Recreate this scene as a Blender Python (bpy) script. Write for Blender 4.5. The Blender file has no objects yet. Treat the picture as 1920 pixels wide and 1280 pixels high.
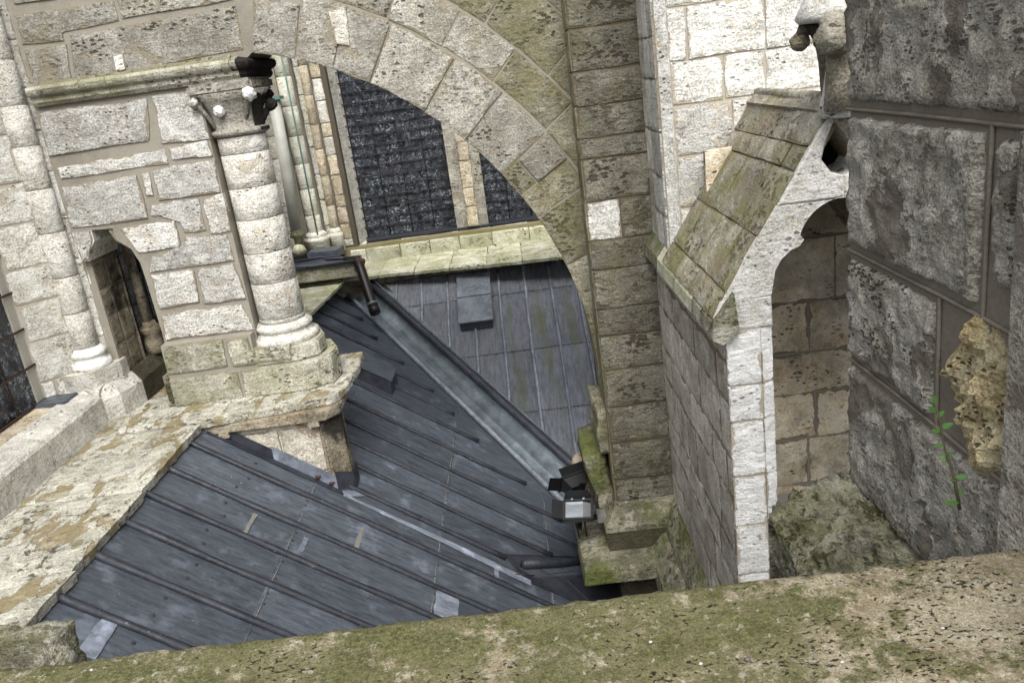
import bpy, bmesh, math, random
from mathutils import Vector, Matrix, noise
random.seed(7)
R = random.Random(11)
sc = bpy.context.scene
COL = sc.collection

# ------------------------------------------------------------------ camera
cam_d = bpy.data.cameras.new('camera'); cam = bpy.data.objects.new('camera', cam_d); COL.objects.link(cam)
cx = Vector((0.9914, -0.0120, -0.1298)); cy = Vector((-0.1272, -0.3077, -0.9430)); cz = Vector((-0.0286, 0.9514, -0.3069))
cx.normalize(); cz = (cz - cx * cz.dot(cx)).normalized(); cy = cz.cross(cx).normalized()
m = Matrix((cx, -cy, -cz)).transposed()
cam.matrix_world = m.to_4x4()
cam_d.sensor_width = 36; cam_d.sensor_fit = 'HORIZONTAL'; cam_d.lens = 36 * 1549 / 1920
cam_d.clip_start = 0.05; cam_d.clip_end = 500
sc.camera = cam

# ------------------------------------------------------------------ light
w = bpy.data.worlds.new('World'); sc.world = w; w.use_nodes = True
nt = w.node_tree; bgn = nt.nodes['Background']
sky = nt.nodes.new('ShaderNodeTexSky'); sky.sky_type = 'NISHITA'; sky.sun_disc = False
SUN = Vector((0.06, -0.60, 0.80)).normalized()
sky.sun_elevation = math.asin(SUN.z); sky.sun_rotation = math.atan2(SUN.x, SUN.y)
sky.air_density = 1.0; sky.dust_density = 4.0; sky.ozone_density = 1.0
hs_ = nt.nodes.new('ShaderNodeHueSaturation'); hs_.inputs['Saturation'].default_value = 0.32   # overcast: the cloud layer greys the blue
nt.links.new(sky.outputs[0], hs_.inputs['Color']); nt.links.new(hs_.outputs[0], bgn.inputs[0]); bgn.inputs[1].default_value = 0.13
sl = bpy.data.lights.new('sun', 'SUN'); so = bpy.data.objects.new('sun', sl); COL.objects.link(so)
sl.energy = 1.5; sl.angle = math.radians(38); sl.color = (1.0, 0.975, 0.94)
so.rotation_euler = SUN.to_track_quat('Z', 'Y').to_euler()
sc.view_settings.view_transform = 'Standard'; sc.view_settings.look = 'None'
sc.view_settings.exposure = 1.1; sc.view_settings.gamma = 1; sc.view_settings.use_curve_mapping = False

# ------------------------------------------------------------------ materials
class NG:
    def __init__(s, name):
        s.m = bpy.data.materials.new(name); s.m.use_nodes = True; s.t = s.m.node_tree
        s.b = s.t.nodes['Principled BSDF']
    def n(s, kind, **kw):
        x = s.t.nodes.new(kind)
        for k, v in kw.items():
            if k in x.inputs: s.put(x.inputs[k], v)
            else: setattr(x, k, v)
        return x
    def put(s, inp, v):
        if isinstance(v, bpy.types.NodeSocket): s.t.links.new(v, inp)
        else:
            if isinstance(v, tuple) and len(v) == 3 and inp.type == 'RGBA': v = v + (1,)
            inp.default_value = v
    def math(s, op, a, b=0.0, clamp=False):
        x = s.t.nodes.new('ShaderNodeMath'); x.operation = op; x.use_clamp = clamp
        s.put(x.inputs[0], a); s.put(x.inputs[1], b); return x.outputs[0]
    def mix(s, f, a, b, mode='MIX'):
        x = s.t.nodes.new('ShaderNodeMix'); x.data_type = 'RGBA'; x.blend_type = mode
        s.put(x.inputs[0], f); s.put(x.inputs[6], a); s.put(x.inputs[7], b); return x.outputs[2]
    def ramp(s, v, lo, hi, a=0.0, b=1.0):
        x = s.t.nodes.new('ShaderNodeMapRange'); s.put(x.inputs[0], v)
        x.inputs[1].default_value = lo; x.inputs[2].default_value = hi; x.inputs[3].default_value = a; x.inputs[4].default_value = b
        x.interpolation_type = 'SMOOTHSTEP'; return x.outputs[0]
    def noise(s, vec, scale, detail=3.0, rough=0.55, dist=0.0):
        x = s.t.nodes.new('ShaderNodeTexNoise'); s.put(x.inputs['Vector'], vec)
        x.inputs['Scale'].default_value = scale; x.inputs['Detail'].default_value = detail
        x.inputs['Roughness'].default_value = rough; x.inputs['Distortion'].default_value = dist; return x.outputs[0]

def vecops(g, per_object=True):
    geo = g.n('ShaderNodeNewGeometry'); P = geo.outputs['Position']
    oi = g.n('ShaderNodeObjectInfo'); rnd = oi.outputs['Random']
    if per_object:
        sc_ = g.n('ShaderNodeVectorMath', operation='SCALE'); sc_.inputs[0].default_value = (17.3, 31.7, 11.1)
        g.put(sc_.inputs['Scale'], rnd)
        ad = g.n('ShaderNodeVectorMath', operation='ADD'); g.put(ad.inputs[0], P); g.put(ad.inputs[1], sc_.outputs[0]); Q = ad.outputs[0]
    else: Q = P
    return P, Q, rnd, geo

def stretch(g, v, s):
    x = g.n('ShaderNodeVectorMath', operation='MULTIPLY'); g.put(x.inputs[0], v); x.inputs[1].default_value = s; return x.outputs[0]

def stone_mat(name, a, b, pits=0.5, fine=1.0, grime=0.3, grime_col=(0.09, 0.08, 0.06), moss=0.0, moss_col=(0.13, 0.13, 0.035),
              smear=0.35, smear_col=(0.27, 0.235, 0.18), lichen=0.0, var=0.16, bump=1.0, crust=0.0, scale=1.0, flat_moss=0.0, ochre=0.15, black=0.0, white=0.0, pitscale=1.0, sthr=0.60, edge=1.0, sstretch=(1, 1, 1), wet=0.0):
    g = NG(name); P, Q, rnd, geo = vecops(g)
    n1 = g.noise(Q, 3.0 * scale, 4); n2 = g.noise(Q, 14 * scale, 5, 0.65)
    col = g.mix(g.ramp(n1, 0.35, 0.65), a, b)
    col = g.mix(g.math('MULTIPLY', g.ramp(n2, 0.45, 0.75), 0.55), col, tuple(min(1, c * 1.35) for c in a))
    col = g.mix(g.math('MULTIPLY', g.ramp(g.noise(Q, 5 * scale, 3, 0.6, 0.5), 0.55, 0.72), ochre), col, (0.42, 0.31, 0.16))
    # grain
    blot = g.noise(Q, 7 * scale, 6, 0.72, 0.4); col = g.mix(0.55, col, g.mix(g.ramp(blot, 0.3, 0.7), (0.30, 0.29, 0.27), (0.70, 0.70, 0.69)), 'OVERLAY')
    sp = g.noise(Q, 75 * scale, 4, 0.75); col = g.mix(g.math('MULTIPLY', fine, 0.7), col, g.mix(g.ramp(sp, 0.36, 0.64), (0.24, 0.24, 0.24), (0.74, 0.74, 0.74)), 'OVERLAY')
    # tone per stone
    hv = g.n('ShaderNodeHueSaturation'); g.put(hv.inputs['Color'], col); g.put(hv.inputs['Value'], g.ramp(rnd, 0, 1, 1 - var, 1 + var))
    hv.inputs['Value'].default_value = 1; col = hv.outputs[0]
    # mortar smeared over the stone
    sm = g.ramp(g.noise(stretch(g, P, sstretch), 3.1, 5, 0.62, 0.3), sthr, sthr + 0.02)
    sm = g.math('MULTIPLY', sm, smear, True)
    at = g.n('ShaderNodeAttribute'); at.attribute_name = 'rim'     # 1 on the arris of a stone, 0 a few cm inside
    en = g.math('ADD', g.math('MULTIPLY', g.math('SUBTRACT', g.noise(P, 6.5, 5, 0.65), 0.5), 3.4), at.outputs['Fac'])
    em = g.math('MULTIPLY', g.ramp(en, 0.86, 0.95), g.ramp(at.outputs['Fac'], 0.02, 0.12)); sm = g.math('MAXIMUM', sm, g.math('MULTIPLY', em, edge))
    smc = g.mix(g.ramp(sp, 0.3, 0.7), tuple(c * 0.86 for c in smear_col), tuple(c * 1.12 for c in smear_col))
    col = g.mix(sm, col, smc)
    # elongated pits
    PS = stretch(g, Q, (1, 1, 2.1)); d0 = g.noise(Q, 5 * scale, 3, 0.6)
    pv = g.n('ShaderNodeTexVoronoi'); g.put(pv.inputs['Vector'], PS); pv.inputs['Scale'].default_value = 18 * scale * pitscale; pv.inputs['Randomness'].default_value = 1
    nz = g.noise(PS, 60 * scale * pitscale, 3, 0.6)
    pd = g.math('ADD', pv.outputs['Distance'], g.math('MULTIPLY', g.math('SUBTRACT', nz, 0.5), 0.75))
    lim = g.ramp(d0, 0.42, 0.64, -0.05, 0.41 * pits)
    pit = g.ramp(g.math('SUBTRACT', pd, lim), -0.06, 0.05, 1.0, 0.0)
    n4 = g.noise(PS, 15 * scale, 5, 0.68); pit2 = g.math('MULTIPLY', g.ramp(n4, 0.27, 0.33, 1.0, 0.0), min(1, pits * 1.3))
    pr = g.ramp(g.math('FRACT', g.math('MULTIPLY', rnd, 7.31)), 0.05, 0.7, 0.45, 1.0); pit = g.math('MULTIPLY', g.math('MAXIMUM', pit, pit2), pr); pit = g.math('MULTIPLY', pit, g.math('SUBTRACT', 1.0, g.math('MULTIPLY', sm, 0.8)))
    col = g.mix(g.math('MULTIPLY', pit, 0.86), col, (0.04, 0.033, 0.024))
    # grime, crust and growth
    gr = g.math('MULTIPLY', g.ramp(g.noise(P, 1.6, 6, 0.68), 0.42, 0.72), grime)
    col = g.mix(gr, col, grime_col)
    gr2 = g.math('MULTIPLY', g.ramp(g.noise(stretch(g, P, (1, 1, .5)), 7, 6, 0.75), 0.5, 0.7), grime * 0.8); col = g.mix(gr2, col, tuple(c * 1.1 for c in grime_col))
    if crust: col = g.mix(g.math('MULTIPLY', g.ramp(g.noise(P, 4.5, 5, 0.6), 0.5, 0.56), crust), col, (0.03, 0.027, 0.022))
    if black: col = g.mix(g.math('MULTIPLY', g.ramp(g.noise(P, 2.3, 5, 0.65), 0.47, 0.6), black), col, (0.02, 0.018, 0.015))
    if white: col = g.mix(g.math('MULTIPLY', g.ramp(g.noise(P, 7, 6, 0.7), 0.52, 0.6), white), col, (0.62, 0.6, 0.52))
    if moss:
        mm = g.math('MULTIPLY', g.ramp(g.noise(P, 2.2, 6, 0.72), 0.40, 0.62), moss, True)
        mc = g.mix(g.noise(P, 30, 4, 0.7), tuple(c * 0.5 for c in moss_col), tuple(min(1, c * 1.7) for c in moss_col)); col = g.mix(mm, col, mc)
    if flat_moss:
        nz_ = g.n('ShaderNodeSeparateXYZ'); g.put(nz_.inputs[0], geo.outputs['Normal'])
        fm = g.math('MULTIPLY', g.ramp(nz_.outputs[2], 0.25, 0.7), flat_moss); fm = g.math('MULTIPLY', fm, g.ramp(g.noise(P, 5, 5, 0.7), 0.35, 0.55))
        col = g.mix(fm, col, g.mix(g.noise(P, 25, 3), tuple(c * 0.6 for c in moss_col), tuple(c * 1.7 for c in moss_col)))
    if lichen:
        lv = g.ramp(g.noise(P, 38, 3, 0.6), 0.64, 0.68); lv = g.math('MULTIPLY', lv, g.ramp(g.noise(P, 4, 2), 0.45, 0.6)); col = g.mix(g.math('MULTIPLY', lv, lichen), col, (0.62, 0.36, 0.06))
    g.put(g.b.inputs['Base Color'], col); g.b.inputs['Roughness'].default_value = 0.9; g.b.inputs['Specular IOR Level'].default_value = 0.2
    if wet: g.put(g.b.inputs['Roughness'], g.ramp(sm, 0, 1, 0.9, 0.9 - wet)); g.b.inputs['Specular IOR Level'].default_value = 0.4
    rough_h = g.math('MULTIPLY', g.noise(PS, 14 * scale, 5, 0.62), g.math('SUBTRACT', 1.0, g.math('MULTIPLY', sm, 0.7)))
    h = g.math('ADD', g.math('MULTIPLY', rough_h, 0.75 * bump), g.math('MULTIPLY', pit, -1.2))
    h = g.math('ADD', h, g.math('MULTIPLY', blot, 0.45 * bump)); h = g.math('ADD', h, g.math('MULTIPLY', sp, 0.3)); h = g.math('ADD', h, g.math('MULTIPLY', n2, 0.6 * bump))
    bp = g.n('ShaderNodeBump'); bp.inputs['Strength'].default_value = 1.0; bp.inputs['Distance'].default_value = 0.022; g.put(bp.inputs['Height'], h)
    g.put(g.b.inputs['Normal'], bp.outputs[0]); return g.m

def mortar_mat(name, c, dark=0.3, moss=0.0, moss_col=(0.15, 0.14, 0.04)):
    g = NG(name); P, Q, rnd, geo = vecops(g, False)
    col = g.mix(g.noise(P, 70, 3, 0.7), tuple(x * 0.72 for x in c), tuple(x * 1.2 for x in c))
    col = g.mix(g.math('MULTIPLY', g.ramp(g.noise(P, 2.5, 5, 0.7), 0.45, 0.7), dark), col, (0.07, 0.06, 0.045))
    if moss: col = g.mix(g.math('MULTIPLY', g.ramp(g.noise(P, 2.2, 5, 0.7), 0.4, 0.6), moss), col, moss_col)
    g.put(g.b.inputs['Base Color'], col); g.b.inputs['Roughness'].default_value = 0.95; g.b.inputs['Specular IOR Level'].default_value = 0.1
    bp = g.n('ShaderNodeBump'); bp.inputs['Strength'].default_value = 0.6; bp.inputs['Distance'].default_value = 0.008
    g.put(bp.inputs['Height'], g.noise(P, 80, 4, 0.7)); g.put(g.b.inputs['Normal'], bp.outputs[0]); return g.m

def lead_mat(name, c=(0.075, 0.084, 0.105), axis=(1, 6, 1), pale=0.3, rough=0.42, green=0.0, var=0.18, streak=1.0):
    g = NG(name); P, Q, rnd, geo = vecops(g)
    s1 = g.noise(stretch(g, Q, axis), 5, 5, 0.7); s2 = g.noise(stretch(g, Q, axis), 24, 3, 0.6); bl = g.noise(Q, 4, 5, 0.65)
    col = g.mix(g.ramp(s1, 0.3, 0.7), tuple(x * 0.62 for x in c), tuple(x * 1.35 for x in c))
    col = g.mix(g.math('MULTIPLY', g.ramp(s2, 0.45, 0.75), 0.35 * streak), col, tuple(x * 1.9 for x in c))
    col = g.mix(g.math('MULTIPLY', g.ramp(bl, 0.55, 0.7), pale), col, tuple(min(1, x * 2.4) for x in c))
    col = g.mix(g.math('MULTIPLY', g.ramp(g.noise(Q, 9, 5, 0.7), 0.56, 0.7), 0.35), col, (0.075, 0.055, 0.05))
    fl = g.ramp(g.noise(P, 55, 2, 0.5), 0.74, 0.77); col = g.mix(g.math('MULTIPLY', fl, 0.7), col, (0.42, 0.44, 0.46))
    if green:
        gg = g.math('MULTIPLY', g.ramp(g.noise(stretch(g, P, (3.2, .4, .4)), 1.6, 4, 0.6), 0.5, 0.66), green); col = g.mix(gg, col, (0.085, 0.095, 0.035))
    hv = g.n('ShaderNodeHueSaturation'); g.put(hv.inputs['Color'], col); g.put(hv.inputs['Value'], g.ramp(rnd, 0, 1, 1 - var, 1 + var)); col = hv.outputs[0]
    g.put(g.b.inputs['Base Color'], col); g.b.inputs['Metallic'].default_value = 0.25
    g.put(g.b.inputs['Roughness'], g.ramp(bl, 0.3, 0.7, rough - 0.06, rough + 0.2)); g.b.inputs['Specular IOR Level'].default_value = 0.45
    bp = g.n('ShaderNodeBump'); bp.inputs['Strength'].default_value = 0.5; bp.inputs['Distance'].default_value = 0.012
    g.put(bp.inputs['Height'], g.math('ADD', g.math('MULTIPLY', g.noise(Q, 6, 3), 1.8), g.math('MULTIPLY', g.noise(Q, 60, 3), 0.15))); g.put(g.b.inputs['Normal'], bp.outputs[0]); return g.m

def flat_mat(name, c, rough=0.6, metal=0.0, var=0.4, scale=20, spec=0.4):
    g = NG(name); P, Q, rnd, geo = vecops(g)
    col = g.mix(g.noise(Q, scale, 5, 0.7), tuple(x * (1 - var) for x in c), tuple(min(1, x * (1 + var)) for x in c))
    g.put(g.b.inputs['Base Color'], col); g.b.inputs['Roughness'].default_value = rough; g.b.inputs['Metallic'].default_value = metal; g.b.inputs['Specular IOR Level'].default_value = spec
    bp = g.n('ShaderNodeBump'); bp.inputs['Strength'].default_value = 0.3; bp.inputs['Distance'].default_value = 0.004
    g.put(bp.inputs['Height'], g.noise(Q, scale * 3, 3)); g.put(g.b.inputs['Normal'], bp.outputs[0]); return g.m

def glass_mat(name, light=0.5):
    g = NG(name); P, Q, rnd, geo = vecops(g)
    PQ = stretch(g, P, (1, 1, 1))
    v = g.n('ShaderNodeTexVoronoi'); g.put(v.inputs['Vector'], PQ); v.inputs['Scale'].default_value = 19
    e = g.n('ShaderNodeTexVoronoi', feature='DISTANCE_TO_EDGE'); g.put(e.inputs['Vector'], PQ); e.inputs['Scale'].default_value = 19
    sep = g.n('ShaderNodeSeparateColor'); g.put(sep.inputs[0], v.outputs['Color'])
    col = g.mix(sep.outputs[0], (0.006, 0.008, 0.014), (0.055, 0.065, 0.085))
    col = g.mix(g.math('MULTIPLY', g.ramp(sep.outputs[1], 0.90, 0.93), 0.3), col, (0.09, 0.05, 0.07))
    dust_glint = g.math('MULTIPLY', g.ramp(g.noise(P, 20, 6, 0.75, 1.2), 0.50, 0.60), light)  # pale patches paint glimmers on the panes along with dust
    dust_glint = g.math('MULTIPLY', dust_glint, g.ramp(g.noise(P, 4.5, 3, .6), 0.42, 0.60)); col = g.mix(dust_glint, col, (0.36, 0.41, 0.44))
    ed = g.ramp(e.outputs['Distance'], 0.03, 0.07, 1.0, 0.0); col = g.mix(ed, col, (0.012, 0.011, 0.011))
    g.put(g.b.inputs['Base Color'], col); g.put(g.b.inputs['Roughness'], g.ramp(sep.outputs[2], 0, 1, 0.22, 0.6)); g.b.inputs['Specular IOR Level'].default_value = 0.5
    h = g.math('ADD', g.math('MULTIPLY', ed, 0.5), g.math('MULTIPLY', g.noise(P, 30, 3), 1.0)); h = g.math('ADD', h, sep.outputs[2])
    bp = g.n('ShaderNodeBump'); bp.inputs['Strength'].default_value = 0.7; bp.inputs['Distance'].default_value = 0.008; g.put(bp.inputs['Height'], h)
    g.put(g.b.inputs['Normal'], bp.outputs[0]); return g.m

M = dict(
 arch=stone_mat('arch_limestone', (0.25, 0.238, 0.205), (0.35, 0.338, 0.30), pits=0.85, grime=0.3, smear=0.6, smear_col=(0.25, 0.215, 0.145), moss=0.0, ochre=0.12, grime_col=(0.13, 0.115, 0.075)),
 archmoss=stone_mat('mossy_arch_limestone', (0.19, 0.18, 0.13), (0.27, 0.255, 0.20), pits=1.1, grime=0.55, smear=0.5, smear_col=(0.22, 0.19, 0.11), moss=0.5, moss_col=(0.13, 0.12, 0.05), grime_col=(0.1, 0.095, 0.05)),
 wall=stone_mat('pale_grey_limestone', (0.41, 0.405, 0.38), (0.52, 0.515, 0.49), pits=0.45, grime=0.15, smear=0.45, ochre=0.2),
 left=stone_mat('cream_limestone', (0.50, 0.49, 0.44), (0.61, 0.60, 0.555), pits=0.5, grime=0.05, smear=0.5, smear_col=(0.42, 0.37, 0.29), ochre=0.2),
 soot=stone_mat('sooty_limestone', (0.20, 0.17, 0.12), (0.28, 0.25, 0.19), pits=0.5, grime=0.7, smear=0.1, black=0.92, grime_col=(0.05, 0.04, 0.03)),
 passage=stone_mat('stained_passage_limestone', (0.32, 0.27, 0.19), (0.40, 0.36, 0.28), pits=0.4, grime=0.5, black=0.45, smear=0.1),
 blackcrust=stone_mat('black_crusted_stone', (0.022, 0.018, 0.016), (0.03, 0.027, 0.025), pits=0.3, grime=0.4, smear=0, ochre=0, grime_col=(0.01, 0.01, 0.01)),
 column=stone_mat('column_limestone', (0.46, 0.445, 0.40), (0.56, 0.55, 0.505), pits=0.45, grime=0.08, smear=0.6, smear_col=(0.36, 0.30, 0.22), ochre=0.25),
 plinth=stone_mat('mossy_plinth_limestone', (0.38, 0.365, 0.31), (0.49, 0.475, 0.42), pits=0.9, grime=0.85, smear=0.3, moss=0.45, flat_moss=0.3, moss_col=(0.16, 0.17, 0.07), grime_col=(0.14, 0.13, 0.08)),
 ledge=stone_mat('wet_ledge_limestone', (0.37, 0.36, 0.30), (0.50, 0.49, 0.43), pits=1.0, grime=0.3, smear=0.95, smear_col=(0.26, 0.21, 0.115), moss=0.12, white=0.35, ochre=0.15, var=0.06, bump=1.8, sthr=0.53, sstretch=(1.6, .7, 1), wet=.55, edge=0.0),
 yledge=stone_mat('yellow_mossy_ledge_stone', (0.53, 0.52, 0.40), (0.66, 0.65, 0.54), pits=0.9, grime=0.3, smear=0.2, moss=0.5, moss_col=(0.23, 0.25, 0.09), grime_col=(0.10, 0.11, 0.03)),
 kerb=stone_mat('kerb_limestone', (0.48, 0.47, 0.43), (0.60, 0.59, 0.54), pits=0.4, grime=0.25, smear=0.12, ochre=0.15, bump=1.2),
 pil=stone_mat('grey_weathered_limestone', (0.13, 0.122, 0.098), (0.205, 0.195, 0.16), pits=1.3, bump=1.4, grime=0.4, smear=0.2, moss=0.3, moss_col=(0.10, 0.10, 0.035), ochre=0.1, smear_col=(0.13, 0.11, 0.075)),
 base=stone_mat('green_mossy_base_stone', (0.21, 0.20, 0.14), (0.33, 0.315, 0.235), pits=1.2, grime=0.7, smear=0.1, moss=0.95, moss_col=(0.09, 0.105, 0.03), black=.35, bump=1.6, white=.3),
 darkbase=stone_mat('dark_mossy_stone', (0.045, 0.043, 0.027), (0.075, 0.07, 0.045), pits=0.8, grime=0.6, smear=0.0, moss=0.4, ochre=0, moss_col=(0.06, 0.06, 0.02)),  # very dark stone with patchy moss
 side=stone_mat('brown_streaked_limestone', (0.45, 0.42, 0.36), (0.56, 0.53, 0.47), pits=0.35, grime=0.5, smear=0.35, smear_col=(0.22, 0.175, 0.12), grime_col=(0.11, 0.08, 0.055), bump=0.7, black=.25),  # flank stone kept darker than the front, shade put into its colour
 bwall=stone_mat('bright_limestone', (0.48, 0.475, 0.445), (0.59, 0.585, 0.555), pits=0.6, grime=0.05, smear=0.35, smear_col=(0.42, 0.37, 0.29), lichen=0.9, ochre=0.15),
 white=stone_mat('white_limestone', (0.74, 0.735, 0.70), (0.83, 0.825, 0.80), pits=0.6, grime=0.02, smear=0.2, smear_col=(0.5, 0.44, 0.35), ochre=0.08, var=0.06),  # front stone lightened in colour to look lit beside the flank
 gable=stone_mat('gable_limestone', (0.58, 0.57, 0.525), (0.71, 0.70, 0.665), pits=0.6, grime=0.10, smear=0.15, lichen=0.8, ochre=0.1, var=0.06),
 groof=stone_mat('mossy_gable_roof_stone', (0.28, 0.26, 0.21), (0.42, 0.40, 0.34), pits=1.2, grime=0.45, smear=0.7, smear_col=(0.26, 0.215, 0.15), sthr=.545, moss=0.6, moss_col=(0.14, 0.14, 0.035), lichen=0.4),
 niche=stone_mat('niche_limestone', (0.70, 0.62, 0.48), (0.80, 0.74, 0.62), pits=0.6, grime=0.3, smear=0.1, black=0.35, ochre=0.35, grime_col=(0.12, 0.085, 0.055)),
 near=stone_mat('near_pitted_limestone', (0.33, 0.312, 0.26), (0.47, 0.45, 0.395), pits=1.2, grime=0.15, smear=0.95, smear_col=(0.20, 0.178, 0.142), scale=2.0, pitscale=1.15, ochre=0.2, var=0.05, bump=1.6, sthr=0.56),
 coping=stone_mat('dark_mossy_coping_stone', (0.34, 0.33, 0.24), (0.52, 0.50, 0.40), pits=1.3, grime=0.5, smear=0.0, moss=0.45, moss_col=(0.12, 0.12, 0.035), scale=2.0, bump=2.0, white=0.5, grime_col=(0.05, 0.05, 0.025), black=.6),
 ochre=stone_mat('exposed_ochre_stone', (0.52, 0.42, 0.22), (0.70, 0.61, 0.40), pits=0.9, grime=0.45, smear=0, scale=2.2, bump=2.4, ochre=0.4, grime_col=(0.1, 0.075, 0.04)),
 tan=stone_mat('tan_stained_limestone', (0.43, 0.37, 0.27), (0.55, 0.50, 0.40), pits=0.5, grime=0.3, smear=0.2, grime_col=(0.14, 0.09, 0.04), ochre=0.5),
 fpale=stone_mat('pale_apse_limestone', (0.55, 0.54, 0.46), (0.66, 0.65, 0.58), pits=0.4, grime=0.10, smear=0.2, moss=0.25, moss_col=(0.30, 0.33, 0.20), ochre=0.15),
 block=stone_mat('stained_block_limestone', (0.44, 0.41, 0.34), (0.54, 0.51, 0.44), pits=0.3, grime=0.4, sthr=.54, smear=0.9, smear_col=(0.24, 0.19, 0.14), bump=0.6),
 mort=mortar_mat('buff_mortar', (0.28, 0.26, 0.215)), mortl=mortar_mat('light_buff_mortar', (0.42, 0.395, 0.34), 0.12),
 mortd=mortar_mat('dark_mortar', (0.10, 0.088, 0.065), 0.4), mortm=mortar_mat('mossy_mortar', (0.25, 0.22, 0.13), 0.3, 0.6), mortn=mortar_mat('near_mortar', (0.195, 0.173, 0.138), 0.2),
 lead=lead_mat('lead_left', (0.072, 0.084, 0.102), (1, 7, 1), pale=.6), leadr=lead_mat('lead_right', (0.115, 0.122, 0.140), (7, 1, 1), green=0.6, pale=0.15),
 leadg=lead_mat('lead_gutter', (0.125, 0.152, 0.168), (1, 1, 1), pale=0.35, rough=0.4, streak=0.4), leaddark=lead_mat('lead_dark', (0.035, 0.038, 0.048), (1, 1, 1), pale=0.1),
 leadb=lead_mat('lead_pale', (0.19, 0.215, 0.26), (1, 3, 1), pale=0.9, rough=0.4), roll=lead_mat('lead_roll', (0.026, 0.029, 0.037), (1, 1, 1), pale=0.2, rough=.5), rollr=lead_mat('lead_roll_light', (0.17, 0.19, 0.22), (1, 1, 1), pale=0.3),  # roll is near black: the shade along each roll is in its colour
 black=flat_mat('black_painted_metal', (0.012, 0.012, 0.013), 0.45), pipeblack=flat_mat('black_pipe_metal', (0.016, 0.013, 0.012), 0.4, 0.3),
 rust=flat_mat('rusty_iron', (0.06, 0.028, 0.018), 0.8), iron=flat_mat('dark_iron', (0.022, 0.019, 0.018), 0.7), clip=flat_mat('dark_clip_metal', (0.03, 0.026, 0.028), 0.7),
 lapdust=flat_mat('pale_lap_dust', (0.16, 0.155, 0.14), .9, scale=30, var=.6), rustpatch=flat_mat('rust_stain', (0.10, 0.082, 0.085), 0.6, scale=40), zinc=flat_mat('grey_downpipe_paint', (0.36, 0.36, 0.32), 0.5, scale=6, var=0.35), copper=flat_mat('green_copper', (0.10, 0.20, 0.17), 0.6),
 glass=glass_mat('stained_glass', 0.75), glassl=glass_mat('stained_glass_near', 0.9), glassd=glass_mat('stained_glass_dark', 0.2), leaf=flat_mat('leaf_green', (0.05, 0.125, 0.025), 0.5), stem=flat_mat('stem_brown', (0.07, 0.06, 0.03), 0.7),
 lens=flat_mat('floodlight_glass', (0.45, 0.5, 0.55), 0.08, 0.6, 0.1, 4), steel=flat_mat('bright_steel', (0.5, 0.5, 0.5), 0.35, 0.8, 0.2), pebble=flat_mat('white_pebble', (0.42, 0.40, 0.36), 0.7, scale=60),
 dirt=flat_mat('dark_ground', (0.05, 0.05, 0.045), 0.9, scale=2), plaster=flat_mat('grey_cement', (0.24, 0.235, 0.22), 0.9, scale=15, var=0.15),
 ceramic=flat_mat('red_clay', (0.25, 0.03, 0.02), 0.5))

# parapet: own shader
def parapet_mat():
    g = NG('parapet_stone'); P, Q, rnd, geo = vecops(g, False)
    n1 = g.noise(P, 6, 5, 0.7); a = g.mix(g.ramp(n1, 0.35, 0.65), (0.22, 0.18, 0.11), (0.32, 0.28, 0.195))
    a = g.mix(g.math('MULTIPLY', g.ramp(g.noise(P, 60, 5, 0.7), 0.5, 0.62), 0.55), a, (0.46, 0.43, 0.35))
    sx = g.n('ShaderNodeSeparateXYZ'); g.put(sx.inputs[0], P)
    amt = g.ramp(sx.outputs[0], 0.25, 0.95, 0.02, -0.15)
    mv = g.math('ADD', g.noise(P, 9, 7, 0.74), amt); mv = g.math('ADD', mv, g.math('MULTIPLY', g.noise(P, 45, 4, 0.7), 0.22))
    mm = g.ramp(mv, 0.50, 0.61)
    mc = g.mix(g.ramp(g.noise(P, 110, 4, 0.75), 0.35, 0.65), (0.035, 0.038, 0.010), (0.13, 0.135, 0.05))
    mc = g.mix(g.ramp(g.noise(P, 7, 4, 0.6), 0.4, 0.65), mc, g.mix(g.noise(P, 90, 3), (0.075, 0.07, 0.028), (0.21, 0.195, 0.10)))
    col = g.mix(g.math('MULTIPLY', mm, 0.9), a, mc)
    wl = g.ramp(g.noise(P, 34, 5, 0.72), 0.60, 0.65); col = g.mix(g.math('MULTIPLY', wl, 0.6), col, (0.42, 0.40, 0.31))
    sp = g.noise(P, 200, 3, 0.7); col = g.mix(0.5, col, g.mix(g.ramp(sp, 0.3, 0.7), (0.2, 0.2, 0.2), (0.8, 0.8, 0.8)), 'OVERLAY')
    d0 = g.math('ADD', g.noise(P, 7, 3, 0.6), g.ramp(sx.outputs[0], 0.2, 0.9, -0.01, 0.1))
    nn = g.noise(stretch(g, P, (1, 1.5, 1)), 78, 3, 0.55, 0.1)
    pit = g.ramp(g.math('SUBTRACT', nn, g.ramp(d0, 0.42, 0.64, 0.0, 0.15)), 0.24, 0.29, 1.0, 0.0)
    col = g.mix(g.math('MULTIPLY', pit, 0.9), col, (0.012, 0.010, 0.008))
    g.put(g.b.inputs['Base Color'], col); g.b.inputs['Roughness'].default_value = 0.92; g.b.inputs['Specular IOR Level'].default_value = 0.15
    h = g.math('ADD', g.math('MULTIPLY', g.noise(P, 40, 7, 0.78), 1.5), g.math('MULTIPLY', pit, -1.3)); h = g.math('ADD', h, g.math('MULTIPLY', mm, 0.35)); h = g.math('ADD', h, g.math('MULTIPLY', sp, 0.25))
    bp = g.n('ShaderNodeBump'); bp.inputs['Strength'].default_value = 0.9; bp.inputs['Distance'].default_value = 0.008; g.put(bp.inputs['Height'], h)
    g.put(g.b.inputs['Normal'], bp.outputs[0]); return g.m
M['parapet'] = parapet_mat()

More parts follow.
